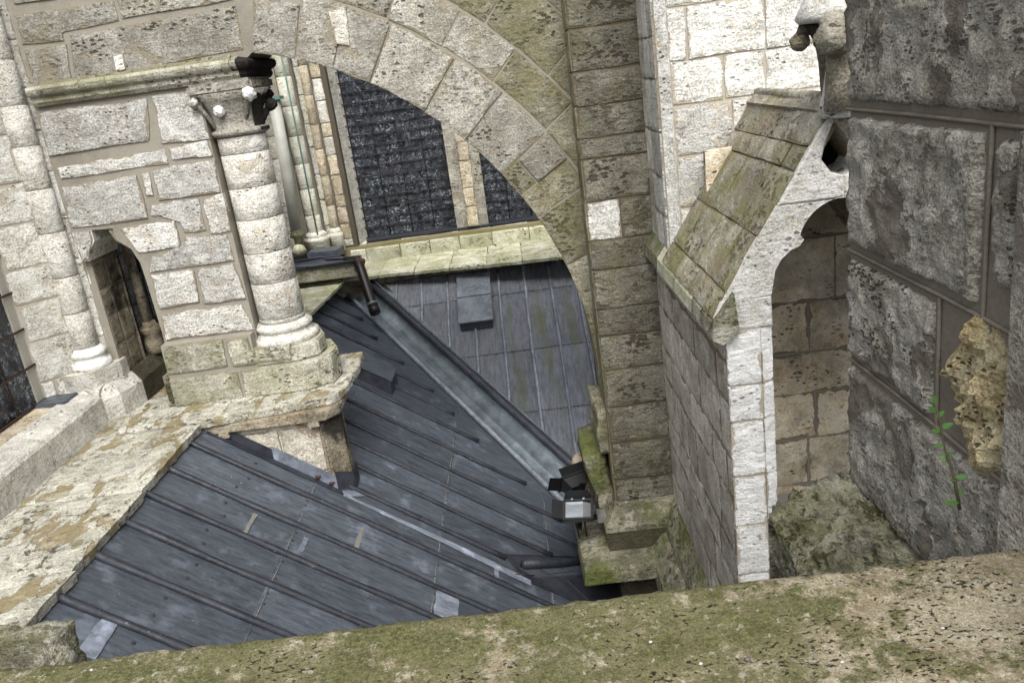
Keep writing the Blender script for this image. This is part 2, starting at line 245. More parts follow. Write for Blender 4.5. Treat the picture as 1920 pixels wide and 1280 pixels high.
# ------------------------------------------------------------------ helpers
def thing(name, label, cat, loc, group=None, kind=None):
    o = bpy.data.objects.new(name, None); COL.objects.link(o); o.location = loc; o.empty_display_size = 0.1
    o['label'] = label
    if cat: o['category'] = cat
    if group: o['group'] = group
    if kind: o['kind'] = kind
    o['_w'] = [float(c) for c in loc]; return o
def origin(p):
    return Vector(p['_w']) if p is not None and '_w' in p else Vector((0, 0, 0))
def mk(name, verts, faces, mat, parent=None, smooth=False, kind=None, label=None):
    o0 = origin(parent); me = bpy.data.meshes.new(name)
    me.from_pydata([tuple(Vector(v) - o0) for v in verts], [], faces); me.update()
    if mat: me.materials.append(mat)
    if smooth: me.polygons.foreach_set('use_smooth', [True] * len(me.polygons))
    o = bpy.data.objects.new(name, me); COL.objects.link(o); o.parent = parent; o['_w'] = list(o0)
    if kind: o['kind'] = kind
    if label: o['label'] = label
    return o
def top(o, label, cat, group=None, kind=None):
    o['label'] = label
    if cat: o['category'] = cat
    if group: o['group'] = group
    if kind: o['kind'] = kind
    return o
def box_vf(x0, x1, y0, y1, z0, z1):
    v = [(x0, y0, z0), (x1, y0, z0), (x1, y1, z0), (x0, y1, z0), (x0, y0, z1), (x1, y0, z1), (x1, y1, z1), (x0, y1, z1)]
    return v, [(0, 3, 2, 1), (4, 5, 6, 7), (0, 1, 5, 4), (1, 2, 6, 5), (2, 3, 7, 6), (3, 0, 4, 7)]
def box(name, x0, x1, y0, y1, z0, z1, mat, parent=None, **k):
    v, f = box_vf(x0, x1, y0, y1, z0, z1); return mk(name, v, f, mat, parent, **k)
def bevel(o, wd=0.01, seg=2, jit=0.0, cuts=0):
    bm = bmesh.new(); bm.from_mesh(o.data)
    if cuts: bmesh.ops.subdivide_edges(bm, edges=bm.edges[:], cuts=cuts, use_grid_fill=True)
    else: bmesh.ops.bevel(bm, geom=bm.edges[:], offset=wd, segments=seg, affect='EDGES', clamp_overlap=True)
    if jit:
        for v in bm.verts: v.co += Vector((R.uniform(-jit, jit), R.uniform(-jit, jit), R.uniform(-jit, jit)))
    bm.to_mesh(o.data); bm.free(); return o
def prism(name, poly, wall, h0, h1, mat, parent, **k):
    """poly: (u,v) points, wall: (O,U,V,N); extruded from h0 to h1 along N"""
    O, U, V, N = wall; n = len(poly)
    vs = [O + U * u + V * v + N * h0 for u, v in poly] + [O + U * u + V * v + N * h1 for u, v in poly]
    fs = [tuple(range(n - 1, -1, -1)), tuple(range(n, 2 * n))] + [(i, (i + 1) % n, n + (i + 1) % n, n + i) for i in range(n)]
    return mk(name, vs, fs, mat, parent, **k)
def frame(O, U, V=(0, 0, 1)):
    U = Vector(U).normalized(); V = Vector(V).normalized(); return (Vector(O), U, V, U.cross(V).normalized())
def area(p): return 0.5 * sum(p[i][0] * p[(i + 1) % len(p)][1] - p[(i + 1) % len(p)][0] * p[i][1] for i in range(len(p)))
def inset(p, d):
    if area(p) < 0: p = p[::-1]
    n = len(p); out = []
    for i in range(n):
        a, b, c = Vector(p[i - 1]), Vector(p[i]), Vector(p[(i + 1) % n])
        e1 = (b - a).normalized(); e2 = (c - b).normalized(); n1 = Vector((-e1.y, e1.x)); n2 = Vector((-e2.y, e2.x))
        k = 1 + n1.dot(n2); k = max(k, 0.3); q = b + (n1 + n2) * (d / k); out.append((q.x, q.y))
    return out
def clip(p, a, b, c):
    """keep a*x+b*y<=c"""
    out = []
    for i in range(len(p)):
        P0, P1 = p[i], p[(i + 1) % len(p)]; d0 = a * P0[0] + b * P0[1] - c; d1 = a * P1[0] + b * P1[1] - c
        if d0 <= 0: out.append(P0)
        if (d0 < 0 < d1) or (d1 < 0 < d0):
            t = d0 / (d0 - d1); out.append((P0[0] + (P1[0] - P0[0]) * t, P0[1] + (P1[1] - P0[1]) * t))
    return out
def stone(poly, wall, mat, parent, h=0.008, gap=0.006, jit=0.004, back=0.05, ch=0.0, name='stone', step=0.16, relief=0.003, **k):
    """one dressed stone: ragged outline, chamfered arris, slightly domed and uneven face"""
    if len(poly) < 3 or abs(area(poly)) < 0.0006: return None
    p = inset(poly, gap)
    if area(p) < 0.0003: return None
    pts = []; n = len(p); per = sum(math.dist(p[i], p[(i + 1) % n]) for i in range(n)); st = max(step, per / 8)
    for i in range(n):
        a, b, c = Vector(p[i - 1]), Vector(p[i]), Vector(p[(i + 1) % n])
        r = min(0.010, 0.15 * (b - a).length, 0.15 * (c - b).length) * R.uniform(0.3, 1.6)
        if R.random() < .5: pts.append(b + (a - b).normalized() * r); pts.append(b + (c - b).normalized() * r)
        else: pts.append(b)
        L = (c - b).length; kx = int(L / st)
        for j in range(1, kx + 1): pts.append(b.lerp(c, j / (kx + 1)))
    xs_ = [q_[0] for q_ in p]; ys_2 = [q_[1] for q_ in p]; mw = min(max(xs_) - min(xs_), max(ys_2) - min(ys_2))
    c_in = inset([(q_.x, q_.y) for q_ in pts], min(0.035, mw * 0.28))
    pts = [(q_.x + R.uniform(-jit, jit), q_.y + R.uniform(-jit, jit)) for q_ in pts]
    cxm = sum(q_[0] for q_ in c_in) / len(c_in); cym = sum(q_[1] for q_ in c_in) / len(c_in)
    O, U, V, N = wall; W = lambda q_, hh: O + U * q_[0] + V * q_[1] + N * hh
    m_ = len(pts); hj = h + R.uniform(-relief, relief)
    tu, tv = R.uniform(-.008, .008), R.uniform(-.008, .008)
    hh = lambda q_, base: max(.0015 if h >= 0 else -9, base + (q_[0] - cxm) * tu + (q_[1] - cym) * tv)
    vs = [W(q_, -back) for q_ in pts] + [W(q_, hh(q_, hj - .004)) for q_ in pts] + [W(q_, hh(q_, hj) + R.uniform(-.001, .001)) for q_ in c_in]
    fs = []
    for i in range(m_):
        j = (i + 1) % m_; fs.append((i, j, m_ + j, m_ + i)); fs.append((m_ + i, m_ + j, 2 * m_ + j, 2 * m_ + i))
    fs.append(tuple(2 * m_ + i for i in range(m_)))
    o = mk(name, vs, fs, mat, parent, **k)
    at = o.data.attributes.new('rim', 'FLOAT', 'POINT'); at.data.foreach_set('value', [1.0] * (2 * m_) + [0.0] * m_)
    return o
def courses(u0, u1, v0, v1, hs, lens, rnd=None):
    """running-bond rectangles"""
    rnd = rnd or R; out = []; v = v1; i = 0
    while v > v0 + 0.02:
        hgt = hs[i % len(hs)] if not callable(hs) else hs(); vb = max(v0, v - hgt)
        if vb - v0 < 0.06: vb = v0
        u = u0 - rnd.uniform(0, lens[0] * 0.6)
        while u < u1 - 0.01:
            L = rnd.uniform(*lens); a, b = max(u, u0), min(u + L, u1)
            if u1 - b < 0.07: b = u1; L = 99
            if b - a > 0.05: out.append([(a, vb), (b, vb), (b, v), (a, v)])
            elif out and b > a: out[-1] = [out[-1][0], (b, out[-1][1][1]), (b, out[-1][2][1]), out[-1][3]]
            u += L
        v = vb; i += 1
    return out
def relief_quad(name, q, wall, n, mat, parent, amp=0.006, fall=0.02, h=0.014, gap=0.006, freq=9, seed=0, jag=0.006, back=0.04, rows=None, **k):
    """stone with a real uneven face: bilinear grid in quad q (4 corners ccw)"""
    O, U, V, N = wall; q = inset(q, gap); a, b, c, d = [Vector(x) for x in q]; rows = rows or n
    Lu, Lv = (b - a).length, (d - a).length; vs = []; nv = rows
    for j in range(nv + 1):
        for i in range(n + 1):
            s, t = i / n, j / nv; p = a.lerp(b, s).lerp(d.lerp(c, s), t)
            ed = min(s * Lu, (1 - s) * Lu, t * Lv, (1 - t) * Lv); X = Vector((p.x, p.y, seed))
            f = min(1, ed / fall); f = f * f * (3 - 2 * f)
            nn = noise.fractal(X * freq, 0.6, 2.0, 5)
            hh = -0.02 + (h + 0.02) * (f ** 0.5) + amp * nn * (0.4 + f)
            pp = p.copy()
            if ed < fall * 0.5: pp += Vector((noise.noise(X * 25), noise.noise(X * 25 + Vector((7, 3, 1))))) * jag
            vs.append(O + U * pp.x + V * pp.y + N * hh)
    fs = [(j * (n + 1) + i, j * (n + 1) + i + 1, (j + 1) * (n + 1) + i + 1, (j + 1) * (n + 1) + i) for j in range(nv) for i in range(n)]
    ring = [i for i in range(n + 1)] + [j * (n + 1) + n for j in range(1, nv + 1)] + [nv * (n + 1) + i for i in range(n - 1, -1, -1)] + [j * (n + 1) for j in range(nv - 1, 0, -1)]
    base = len(vs)
    for r in ring: vs.append(vs[r] - N * back)
    for i in range(len(ring)):
        j = (i + 1) % len(ring); fs.append((base + i, base + j, ring[j], ring[i]))
    return mk(name, vs, fs, mat, parent, smooth=True, **k)
def lathe(name, prof, cx, cy, mat, parent, seg=20, a0=0, a1=2 * math.pi, jit=0.0, **k):
    """prof: (r,z) list bottom to top"""
    full = abs(a1 - a0 - 2 * math.pi) < 1e-6; ns = seg if full else seg + 1; vs = []; fs = []
    for r, z in prof:
        for i in range(ns):
            a = a0 + (a1 - a0) * i / seg; rr = r + (R.uniform(-jit, jit) if jit else 0); vs.append((cx + rr * math.cos(a), cy + rr * math.sin(a), z))
    for j in range(len(prof) - 1):
        for i in range(seg):
            i2 = (i + 1) % ns; fs.append((j * ns + i, j * ns + i2, (j + 1) * ns + i2, (j + 1) * ns + i))
    if full: fs.append(tuple(range(ns - 1, -1, -1))); fs.append(tuple((len(prof) - 1) * ns + i for i in range(ns)))
    return mk(name, vs, fs, mat, parent, smooth=True, **k)
def tube(name, pts, r, mat, parent, seg=10, caps=True, **k):
    pts = [Vector(p) for p in pts]; vs = []; fs = []; rs = r if isinstance(r, (list, tuple)) else [r] * len(pts)
    up = Vector((0, 0, 1))
    for i, p in enumerate(pts):
        d = (pts[min(i + 1, len(pts) - 1)] - pts[max(i - 1, 0)]).normalized(); s = d.cross(up)
        if s.length < 0.05: s = d.cross(Vector((1, 0, 0)))
        s.normalize(); t = d.cross(s).normalized()
        for j in range(seg): a = 2 * math.pi * j / seg; vs.append(p + (s * math.cos(a) + t * math.sin(a)) * rs[i])
    for i in range(len(pts) - 1):
        for j in range(seg): j2 = (j + 1) % seg; fs.append((i * seg + j, i * seg + j2, (i + 1) * seg + j2, (i + 1) * seg + j))
    if caps: fs.append(tuple(range(seg - 1, -1, -1))); fs.append(tuple((len(pts) - 1) * seg + j for j in range(seg)))
    return mk(name, vs, fs, mat, parent, smooth=True, **k)
def extrude_path(name, prof, path, mat, parent, closed=False, jit=0.0, caps=True, smooth=False, **k):
    """prof (d,z) outward offset/height profile swept along plan polyline path [(x,y)], mitred; outward = right of travel"""
    P = [Vector(p) for p in path]; n = len(P); vs = []; fs = []; L = len(prof)
    for i in range(n):
        dirs = []
        if i > 0 or closed: dirs.append((P[i] - P[i - 1]).normalized())
        if i < n - 1 or closed: dirs.append((P[(i + 1) % n] - P[i]).normalized())
        nr = [Vector((d.y, -d.x)) for d in dirs]; mvec = nr[0] if len(nr) == 1 else (nr[0] + nr[1]) / (1 + nr[0].dot(nr[1]))
        for d, z in prof:
            q = P[i] + mvec * d; j_ = R.uniform(-jit, jit) if jit else 0; vs.append((q.x + j_, q.y - j_, z + (R.uniform(-jit, jit) if jit else 0)))
    for i in range(n if closed else n - 1):
        i2 = (i + 1) % n
        for j in range(L - 1): fs.append((i * L + j, i2 * L + j, i2 * L + j + 1, i * L + j + 1))
    if caps and not closed: fs.append(tuple(range(L))); fs.append(tuple(reversed([(n - 1) * L + j for j in range(L)])))
    return mk(name, vs, fs, mat, parent, smooth=smooth, **k)
def resample(path, st):
    out = [Vector(path[0])]
    for a, b in zip(path, path[1:]):
        a, b = Vector(a), Vector(b); k = max(1, round((b - a).length / st))
        for i in range(1, k + 1): out.append(a.lerp(b, i / k))
    return out
def inst(src, loc, parent, rot=None, name=None):
    o = src.copy(); COL.objects.link(o); o.parent = parent; o.location = Vector(loc) - origin(parent)
    if rot is not None: o.rotation_euler = rot
    return o
def rough_box(name, x0, x1, y0, y1, z0, z1, mat, parent, cuts=10, amp=.02, freq=7, rnd=.12, seed=0, shear=(0, 0), **k):
    bm = bmesh.new(); bmesh.ops.create_cube(bm, size=1.0); bmesh.ops.subdivide_edges(bm, edges=bm.edges[:], cuts=cuts, use_grid_fill=True); vs = []
    S = Vector((x1 - x0, y1 - y0, z1 - z0)); C_ = Vector((x0 + x1, y0 + y1, z0 + z1)) / 2
    for v in bm.verts:
        p = C_ + Vector((v.co.x * S.x, v.co.y * S.y, v.co.z * S.z)); p.x += shear[0] * v.co.z; p.y += shear[1] * v.co.z
        ax = sorted(abs(c) for c in v.co); d = v.co.normalized(); p -= d * max(0, ax[1] - .36) * rnd
        p += d * (noise.fractal(p * freq + Vector((seed, 0, 0)), .55, 2, 6) * amp); vs.append(p)
    fs = [tuple(v.index for v in f.verts) for f in bm.faces]; bm.free(); return mk(name, vs, fs, mat, parent, smooth=True, **k)
def blob(name, c, rad, mat, parent, sub=2, amp=0.25, freq=3.0, seed=0, sub_s=None, **k):
    bm = bmesh.new(); bmesh.ops.create_icosphere(bm, subdivisions=sub, radius=1.0)
    vs = []
    for v in bm.verts:
        d = 1 + amp * noise.fractal(v.co * freq + Vector((seed, seed * 2, 0)), 0.6, 2, 4); vs.append(Vector(c) + Vector((v.co.x * rad[0], v.co.y * rad[1], v.co.z * rad[2])) * d)
    fs = [tuple(v.index for v in f.verts) for f in bm.faces]; bm.free(); return mk(name, vs, fs, mat, parent, smooth=True, **k)

# ------------------------------------------------------------------ setting
g_ = mk('ground', [(-60, -40, -14), (60, -40, -14), (60, 80, -14), (-60, 80, -14)], [(0, 1, 2, 3)], M['dirt']); g_['kind'] = 'structure'; g_['label'] = 'dark ground far below the roofs'

# ------------------------------------------------------------------ roofs
def ZL(x): return -2.40 - 0.71 * (x + 2.6)
def ZR(y): return -2.55 - 0.65 * (10.4 - y)
def sheet(name, poly, zf, nrm, th, mat, parent, lift=0.0, **k):
    n = len(poly); vs = []; t1, t2 = R.uniform(-.003, .003), R.uniform(-.003, .003); c = (sum(p[0] for p in poly) / n, sum(p[1] for p in poly) / n)
    for hh in (-th, 0.0):
        for x, y in poly: vs.append(Vector((x, y, zf(x, y))) + nrm * (hh + lift + (x - c[0]) * t1 + (y - c[1]) * t2))
    if area(poly) < 0: vs = vs[:n][::-1] + vs[n:][::-1]
    fs = [tuple(range(n - 1, -1, -1)), tuple(range(n, 2 * n))] + [(i, (i + 1) % n, n + (i + 1) % n, n + i) for i in range(n)]
    return mk(name, vs, fs, mat, parent, **k)
NL = Vector((0.71, 0, 1)).normalized(); NR = Vector((0, -0.65, 1)).normalized()
zl = lambda x, y: ZL(x); zr = lambda x, y: ZR(y)
rl = thing('lead_roof', 'blue grey lead roof sloping down from the left walkway ledge, long oblique rolls', 'roof', (-2.6, 6.5, -2.4))
rr = thing('lead_roof', 'lead roof under the far window, upright rolls and green algae streaks', 'roof', (0, 10.4, -2.55))
GLa, GLb = Vector((-2.42, 10.70)), Vector((0.04, 7.66))   # left edge of the valley gutter in plan
GRa, GRb = Vector((-2.06, 10.63)), Vector((0.306, 7.96))
def halfplane(a, b, keep_right):
    d = (b - a); nx, ny = d.y, -d.x   # right of travel
    c = nx * a.x + ny * a.y
    return (-nx, -ny, -c) if keep_right else (nx, ny, c)
sL = [1.0, 1.4, 1.8, 2.2, 2.6, 3.0, 3.42, 3.80, 4.21, 4.58, 4.94, 5.31, 5.73, 6.12, 6.50, 6.87, 7.22, 7.66, 8.14, 8.52, 8.90, 9.27, 9.66, 10.05, 10.4]
lX = [-2.745, -1.89, -0.985, -0.13, 0.75, 1.7]
hp = halfplane(GLa, GLb, True)
clip_src = None
def clips_at(x, y, parent, s=1.0, ang=0.0, zf=ZL, nrm=NL):
    global clip_src
    p = Vector((x, y, zf(x) if zf is ZL else zf(y))) + nrm * 0.004
    if clip_src is None:
        pts = [(-.016, -.010), (-.004, -.016), (.010, -.012), (.018, -.002), (.012, .012), (-.002, .014), (-.014, .008)]
        vs = [(a, b, 0) for a, b in pts] + [(a * .7, b * .7, .007) for a, b in pts]; nn = len(pts)
        me = bpy.data.meshes.new('clip'); me.from_pydata(vs, [], [tuple(range(nn, 2 * nn))] + [(i, (i + 1) % nn, nn + (i + 1) % nn, nn + i) for i in range(nn)]); me.materials.append(M['clip'])
        clip_src = bpy.data.objects.new('clip', me); o = clip_src; COL.objects.link(o)
    else: o = clip_src.copy(); COL.objects.link(o)
    o.parent = parent; o.location = p - origin(parent); q = nrm.to_track_quat('Z', 'X'); o.rotation_euler = (q.to_matrix() @ Matrix.Rotation(R.uniform(0, 6), 3, 'Z')).to_euler(); o.scale = (s, s, s)
for i in range(len(sL) - 1):
    for j in range(len(lX) - 1):
        y0, y1 = sL[i], sL[i + 1]; x0, x1 = lX[j] - (0.0 if j == 0 else 0.02), lX[j + 1] + 0.012
        if y1 < 2.2 and j < 1: continue
        p = clip([(x0, y0), (x1, y0), (x1, y1), (x0, y1)], *hp)
        if len(p) < 3 or abs(area(p)) < 0.004: continue
        sheet('lead_sheet', p, zl, NL, 0.006, M['lead'], rl, lift=(0.004 if j % 2 else 0.0) + R.uniform(0, .0015))
        if j >= 1 and 2.6 < y0 < 9.6 and lX[j] < 0.6:
            nclip = 2 if y0 > 5 else 3
            for q in range(nclip):
                yy = y0 + (q + 0.8) / (nclip + 0.6) * (y1 - y0)
                if hp[0] * lX[j] + hp[1] * yy < hp[2] - 0.15: clips_at(lX[j] + R.uniform(-.012, .012), yy, rl, R.uniform(.55, .85))
    for lx in lX[1:4]:
        if hp[0] * lx + hp[1] * sL[i + 1] < hp[2] - .1: tube('lap_line', [(lx, sL[i] + .02, ZL(lx) + .007), (lx + R.uniform(-.006, .006), (sL[i] + sL[i + 1]) / 2, ZL(lx) + .007), (lx, sL[i + 1] - .02, ZL(lx) + .007)], .0035, M['lapdust'], rl, 4)
    if 2.4 < sL[i] < 9.5 and i % 1 == 0:
        for q in (0.35, 0.75): clips_at(-2.30 + R.uniform(-.03, .03), sL[i] + q * (sL[i + 1] - sL[i]), rl, .8)
mk('roof_deck', [(-2.74, .9, ZL(-2.74) - .03), (2.2, .9, ZL(2.2) - .03), (2.2, 7.4, ZL(2.2) - .03), (.2, 7.4, ZL(.2) - .03), (-2.5, 10.8, ZL(-2.5) - .03), (-2.74, 10.8, ZL(-2.74) - .03)], [tuple(range(6))], M['leaddark'], rl)
def roll(p0, p1, nrm, r, mat, parent, name='lead_roll', wob=0.004, taper=True, off=0.006, label=None):
    a, b = Vector(p0), Vector(p1); side = (b - a).cross(nrm).normalized(); n = max(3, int((b - a).length / 0.12)); ph = R.uniform(0, 9); pts = []; rs = []
    for i in range(n + 1):
        t = i / n; pts.append(a.lerp(b, t) + side * (wob * math.sin(t * 9 + ph) + wob * .6 * math.sin(t * 23 + ph * 2)) + nrm * off); rs.append(r * (1 + .12 * math.sin(t * 31 + ph)))
    # flattened ends
    if taper: rs[-1] = r * 1.25
    return tube(name, pts, rs, mat, parent, 8, label=label)
ends = {3.42: .3, 3.80: .4, 4.21: .5, 4.58: .6, 4.94: .75, 5.31: .85, 5.73: .9, 6.12: -.50, 6.50: -.11, 6.87: .28, 7.22: .02, 7.66: -.30, 8.14: -.76, 8.52: -1.02, 8.90: -1.25, 9.27: -1.60, 9.66: -1.93, 10.05: -2.15}
for y in sL[1:]:
    e = ends.get(y, .6 if y < 3.4 else None)
    if e is None: continue
    roll((-2.74, y, ZL(-2.74)), (e, y + R.uniform(-.01, .01), ZL(e)), NL, 0.024, M['roll'], rl, off=.013)
# pale and rusty stains are pieces of patching lead
for x0, x1, y0, y1, mm in [(-2.50, -2.42, 3.50, 3.83, 'leadb'), (-1.83, -1.80, 5.04, 5.22, 'leadb'), (-.97, -.82, 5.0, 5.28, 'leadb'), (-2.15, -2.125, 4.97, 5.24, 'lapdust'), (-1.53, -1.50, 5.36, 5.64, 'lapdust'), (-.58, -.545, 5.76, 5.98, 'leadb')]:
    ys = [y0 + (y1 - y0) * i / 5 for i in range(6)]
    poly = [(x0 + R.uniform(-.005, .005), yy) for yy in ys] + [(x1 + R.uniform(-.005, .005), yy) for yy in ys[::-1]]
    sheet('patch', poly, zl, NL, 0.001, M[mm], rl, lift=0.0085)
# small hip with a roll near the pier foot
tp = lambda x, y, h=0.0: Vector((x, y, ZL(x))) + NL * h
mk('flashing_sheet', [tp(-.50, 6.17, .009), tp(.30, 6.85, .009), tp(.75, 6.9, .009), tp(.75, 5.9, .009), tp(-.35, 5.93, .009)], [(0, 4, 3, 2, 1)], M['leaddark'], rl)
tube('hip_roll', [tp(-.376, 6.08, .05), tp(-.05, 6.38, .055), tp(.30, 6.74, .06)], .038, M['roll'], rl, 10)
mk('flashing_sheet', [tp(-.40, 6.05, .016), tp(.25, 6.66, .05), tp(.28, 6.55, .012), tp(-.27, 6.02, .012)], [(0, 3, 2, 1)], M['lead'], rl)
for a, b in [((-.502, 6.177), (.1, 6.66)), ((-.42, 5.945), (-.27, 6.05)), ((-.27, 6.05), (.25, 6.6)), ((-.05, 6.26), (.3, 5.9))]:
    tube('welt', [tp(a[0], a[1], .013), tp(b[0], b[1], .013)], .005, M['clip'], rl, 5)

sR = [-2.4, -2.05, -1.72, -1.388, -1.05, -.72, -.384, -.05, .283, .625, .96, 1.3]
lY = [10.62, 10.23, 9.44, 8.69, 7.9, 7.1]
FLa, FLb = Vector((-1.75, 10.45)), Vector((.386, 7.93))
hf = halfplane(FLa, FLb, False); hg = halfplane(GRa, GRb, False)
for i in range(len(sR) - 1):
    for j in range(len(lY) - 1):
        x0, x1 = sR[i], sR[i + 1]; p = clip([(x0, lY[j + 1] - .02), (x1, lY[j + 1] - .02), (x1, lY[j]), (x0, lY[j])], *hf)
        if len(p) < 3 or abs(area(p)) < .004: continue
        sheet('lead_sheet', p, zr, NR, .006, M['leadr'], rr, lift=.006 - .003 * (j % 2) + R.uniform(0, .0015))
        if j >= 1 and hf[0] * (x0 + x1) / 2 + hf[1] * lY[j] < hf[2]: tube('lap_line', [(max(x0, x0 + .01), lY[j] - .01, ZR(lY[j]) + .004), (x1 - .01, lY[j] - .01, ZR(lY[j]) + .004)], .004, M['clip'], rr, 4)
        if j >= 1:
            for q in (.3, .7):
                xx = x0 + q * (x1 - x0)
                if hf[0] * xx + hf[1] * lY[j] < hf[2] - .05: clips_at(xx, lY[j] - .01, rr, .75, zf=ZR, nrm=NR)
mk('roof_deck', [(-2.6, 10.7, ZR(10.7) - .02), (-2.1, 10.62, ZR(10.62) - .02), (.31, 7.96, ZR(7.96) - .02), (.9, 7.3, ZR(7.3) - .02), (2.2, 7.3, ZR(7.3) - .02), (2.2, 10.7, ZR(10.7) - .02)], [tuple(range(6))], M['leaddark'], rr)
for x, e in zip(sR[1:-1], [10.5, 10.33, 9.98, 9.56, 9.20, 8.83, 8.42, 8.07, 7.5, 7.2]):
    roll((x + (0 if x < .5 else -.01), 10.6, ZR(10.6)), (x + .0, e, ZR(e)), NR, .019, M['rollr'], rr, wob=.003, off=.012)
# flashing strip between the rolls' feet and the gutter
seg = 5
for i in range(seg):
    a0, a1 = FLa.lerp(FLb, i / seg), FLa.lerp(FLb, (i + 1) / seg); b0, b1 = GRa.lerp(GRb, i / seg), GRa.lerp(GRb, (i + 1) / seg)
    sheet('flashing_strip', [tuple(a0), tuple(b0), tuple(b1), tuple(a1)], zr, NR, .006, M['leadr'], rr, lift=.011 + .002 * (i % 2))

# ---- valley gutter
vg = thing('valley_gutter', 'broad pale lead valley gutter running diagonally between the two roofs', 'gutter', (-2.2, 10.7, -2.6))
La, Lb = Vector((-2.42, 10.70, ZL(-2.42) + .01)), Vector((.04, 7.66, ZL(.04) + .01)); Ra, Rb = Vector((-2.06, 10.63, ZR(10.63) + .01)), Vector((.306, 7.96, ZR(7.96) + .01))
dl = (Lb - La) / 1.0; dr = (Rb - Ra) / 1.0
def gp(s, t, dz=0.0): return (La + dl * t).lerp(Ra + dr * t, s) + Vector((0, 0, dz))
prof = [(-.06, .012), (0, .03), (.05, .035), (.10, -.02), (.22, -.065), (.44, -.078), (.47, -.066), (.50, -.08), (.80, -.07), (.88, -.05), (.90, .02)]
cuts = [-.06, .22, .50, .78, 1.22]
for i in range(len(cuts) - 1):
    vs = []; fs = []; T = [cuts[i] + (cuts[i + 1] + (.008 if i < 3 else 0) - cuts[i]) * k / 6 for k in range(7)]
    for t in T:
        for s, dz in prof: vs.append(gp(s, t, dz + (.004 * (i % 2)) + R.uniform(-.002, .002)))
    L = len(prof)
    for a in range(6):
        for b in range(L - 1): fs.append((a * L + b, (a + 1) * L + b, (a + 1) * L + b + 1, a * L + b + 1))
    mk('gutter_sheet', vs, fs, M['leadg'], vg, smooth=True)
tube('rim_roll', [gp(.02, t, .022) for t in (-.04, .2, .4, .6, .8, 1.0, 1.2)], .030, M['rollr'], vg, 10); tube('rim_shadow_tube', [gp(-.10, t, .0) for t in (-.04, .2, .4, .6, .8, 1.0, 1.2)], .030, M['leaddark'], vg, 10)  # the second, dark tube stands in for the shadow beside the left rim
tube('rim_roll', [gp(.94, t, .03) for t in (-.04, .2, .4, .6, .8, 1.0, 1.2)], .045, M['leaddark'], vg, 10)  # dark lead puts the shading of the right rim into its colour
tube('rim_bead', [gp(1.04, t, .075) for t in (-.04, .2, .4, .6, .8, 1.0, 1.2)], .010, M['leadg'], vg, 8)
for k in range(9): 
    t = .1 + k * .115; p = gp(.99, t, .05); tube('rim_clip', [p + Vector((-.03, -.02, .015)), p + Vector((.03, .02, .0))], .008, M['clip'], vg, 6)

# ---- hatches
def hatch(c, mat, label, parent=None):
    """c: four base corners (x,y,z) top-left, top-right, low-right, low-left on the roof plane"""
    o = thing('roof_hatch', label, 'roof hatch', c[0], 'lead covered hatches on the roofs'); return o
h = hatch([(-.89, 10.49, -2.5)], None, 'upright rectangular lead covered hatch under the far window')
xs0, xs1, ya, yb = -.905, -.495, 10.47, 9.76
tpz = lambda y, k: ZR(y) + k
vs = [(xs0, ya, ZR(ya) + .09), (xs1, ya, ZR(ya) + .09), (xs1, yb, ZR(yb) + .13), (xs0, yb, ZR(yb) + .13), (xs0, ya, ZR(ya) - .02), (xs1, ya, ZR(ya) - .02), (xs1 - .01, yb + .02, ZR(yb) - .02), (xs0 + .01, yb + .02, ZR(yb) - .02)]
o = mk('hatch_box', vs, [(3, 2, 1, 0), (2, 3, 7, 6), (1, 2, 6, 5), (3, 0, 4, 7), (0, 1, 5, 4)], M['leaddark'], h)
nrm = Vector((0, -.55, 1)).normalized()
def slab(name, cs, th, mat, parent, wd=.006):
    c = [Vector(q) for q in cs]; n_ = (c[1] - c[0]).cross(c[3] - c[0]).normalized(); n_ = n_ if n_.z > 0 else -n_
    v = [q for q in c] + [q + n_ * th for q in c]; o = mk(name, v, [(0, 1, 2, 3), (7, 6, 5, 4), (0, 4, 5, 1), (1, 5, 6, 2), (2, 6, 7, 3), (3, 7, 4, 0)], mat, parent)
    bm = bmesh.new(); bm.from_mesh(o.data); bmesh.ops.recalc_face_normals(bm, faces=bm.faces[:])
    if wd: bmesh.ops.bevel(bm, geom=bm.edges[:], offset=wd, segments=2, affect='EDGES')
    bm.to_mesh(o.data); bm.free(); return o
slab('lid', [(xs0 - .012, ya + .01, ZR(ya) + .09), (xs1 + .012, ya + .01, ZR(ya) + .09), (xs1 + .012, yb - .015, ZR(yb) + .125), (xs0 - .012, yb - .015, ZR(yb) + .125)], .022, M['rollr'], h)
slab('lid_seam', [(xs0 - .014, ya - .35, ZR(ya - .35) + .136), (xs1 + .014, ya - .35, ZR(ya - .35) + .136), (xs1 + .014, ya - .36, ZR(ya - .36) + .136), (xs0 - .014, ya - .36, ZR(ya - .36) + .136)], .003, M['clip'], h, 0)
h2 = hatch([(-2.33, 8.7, -2.5)], None, 'long low lead covered hatch half hidden behind the column base')
# nearly level box lying along the slope
A_, B_, C_, D_ = Vector((-2.45, 8.70, -2.36)), Vector((-1.595, 8.70, -2.954)), Vector((-1.60, 8.29, -2.95)), Vector((-2.45, 8.27, -2.36))
dn = Vector((0, 0, -.19))
mk('hatch_box', [A_ + dn, B_ + dn, C_ + dn, D_ + dn, A_, B_, C_, D_], [(4, 7, 6, 5), (0, 1, 5, 4), (1, 2, 6, 5), (2, 3, 7, 6), (3, 0, 4, 7)], M['leaddark'], h2)
slab('lid', [A_ + Vector((-.01, .015, 0)), B_ + Vector((.015, .015, 0)), C_ + Vector((.015, -.015, 0)), D_ + Vector((-.01, -.015, 0))], .02, M['lead'], h2)

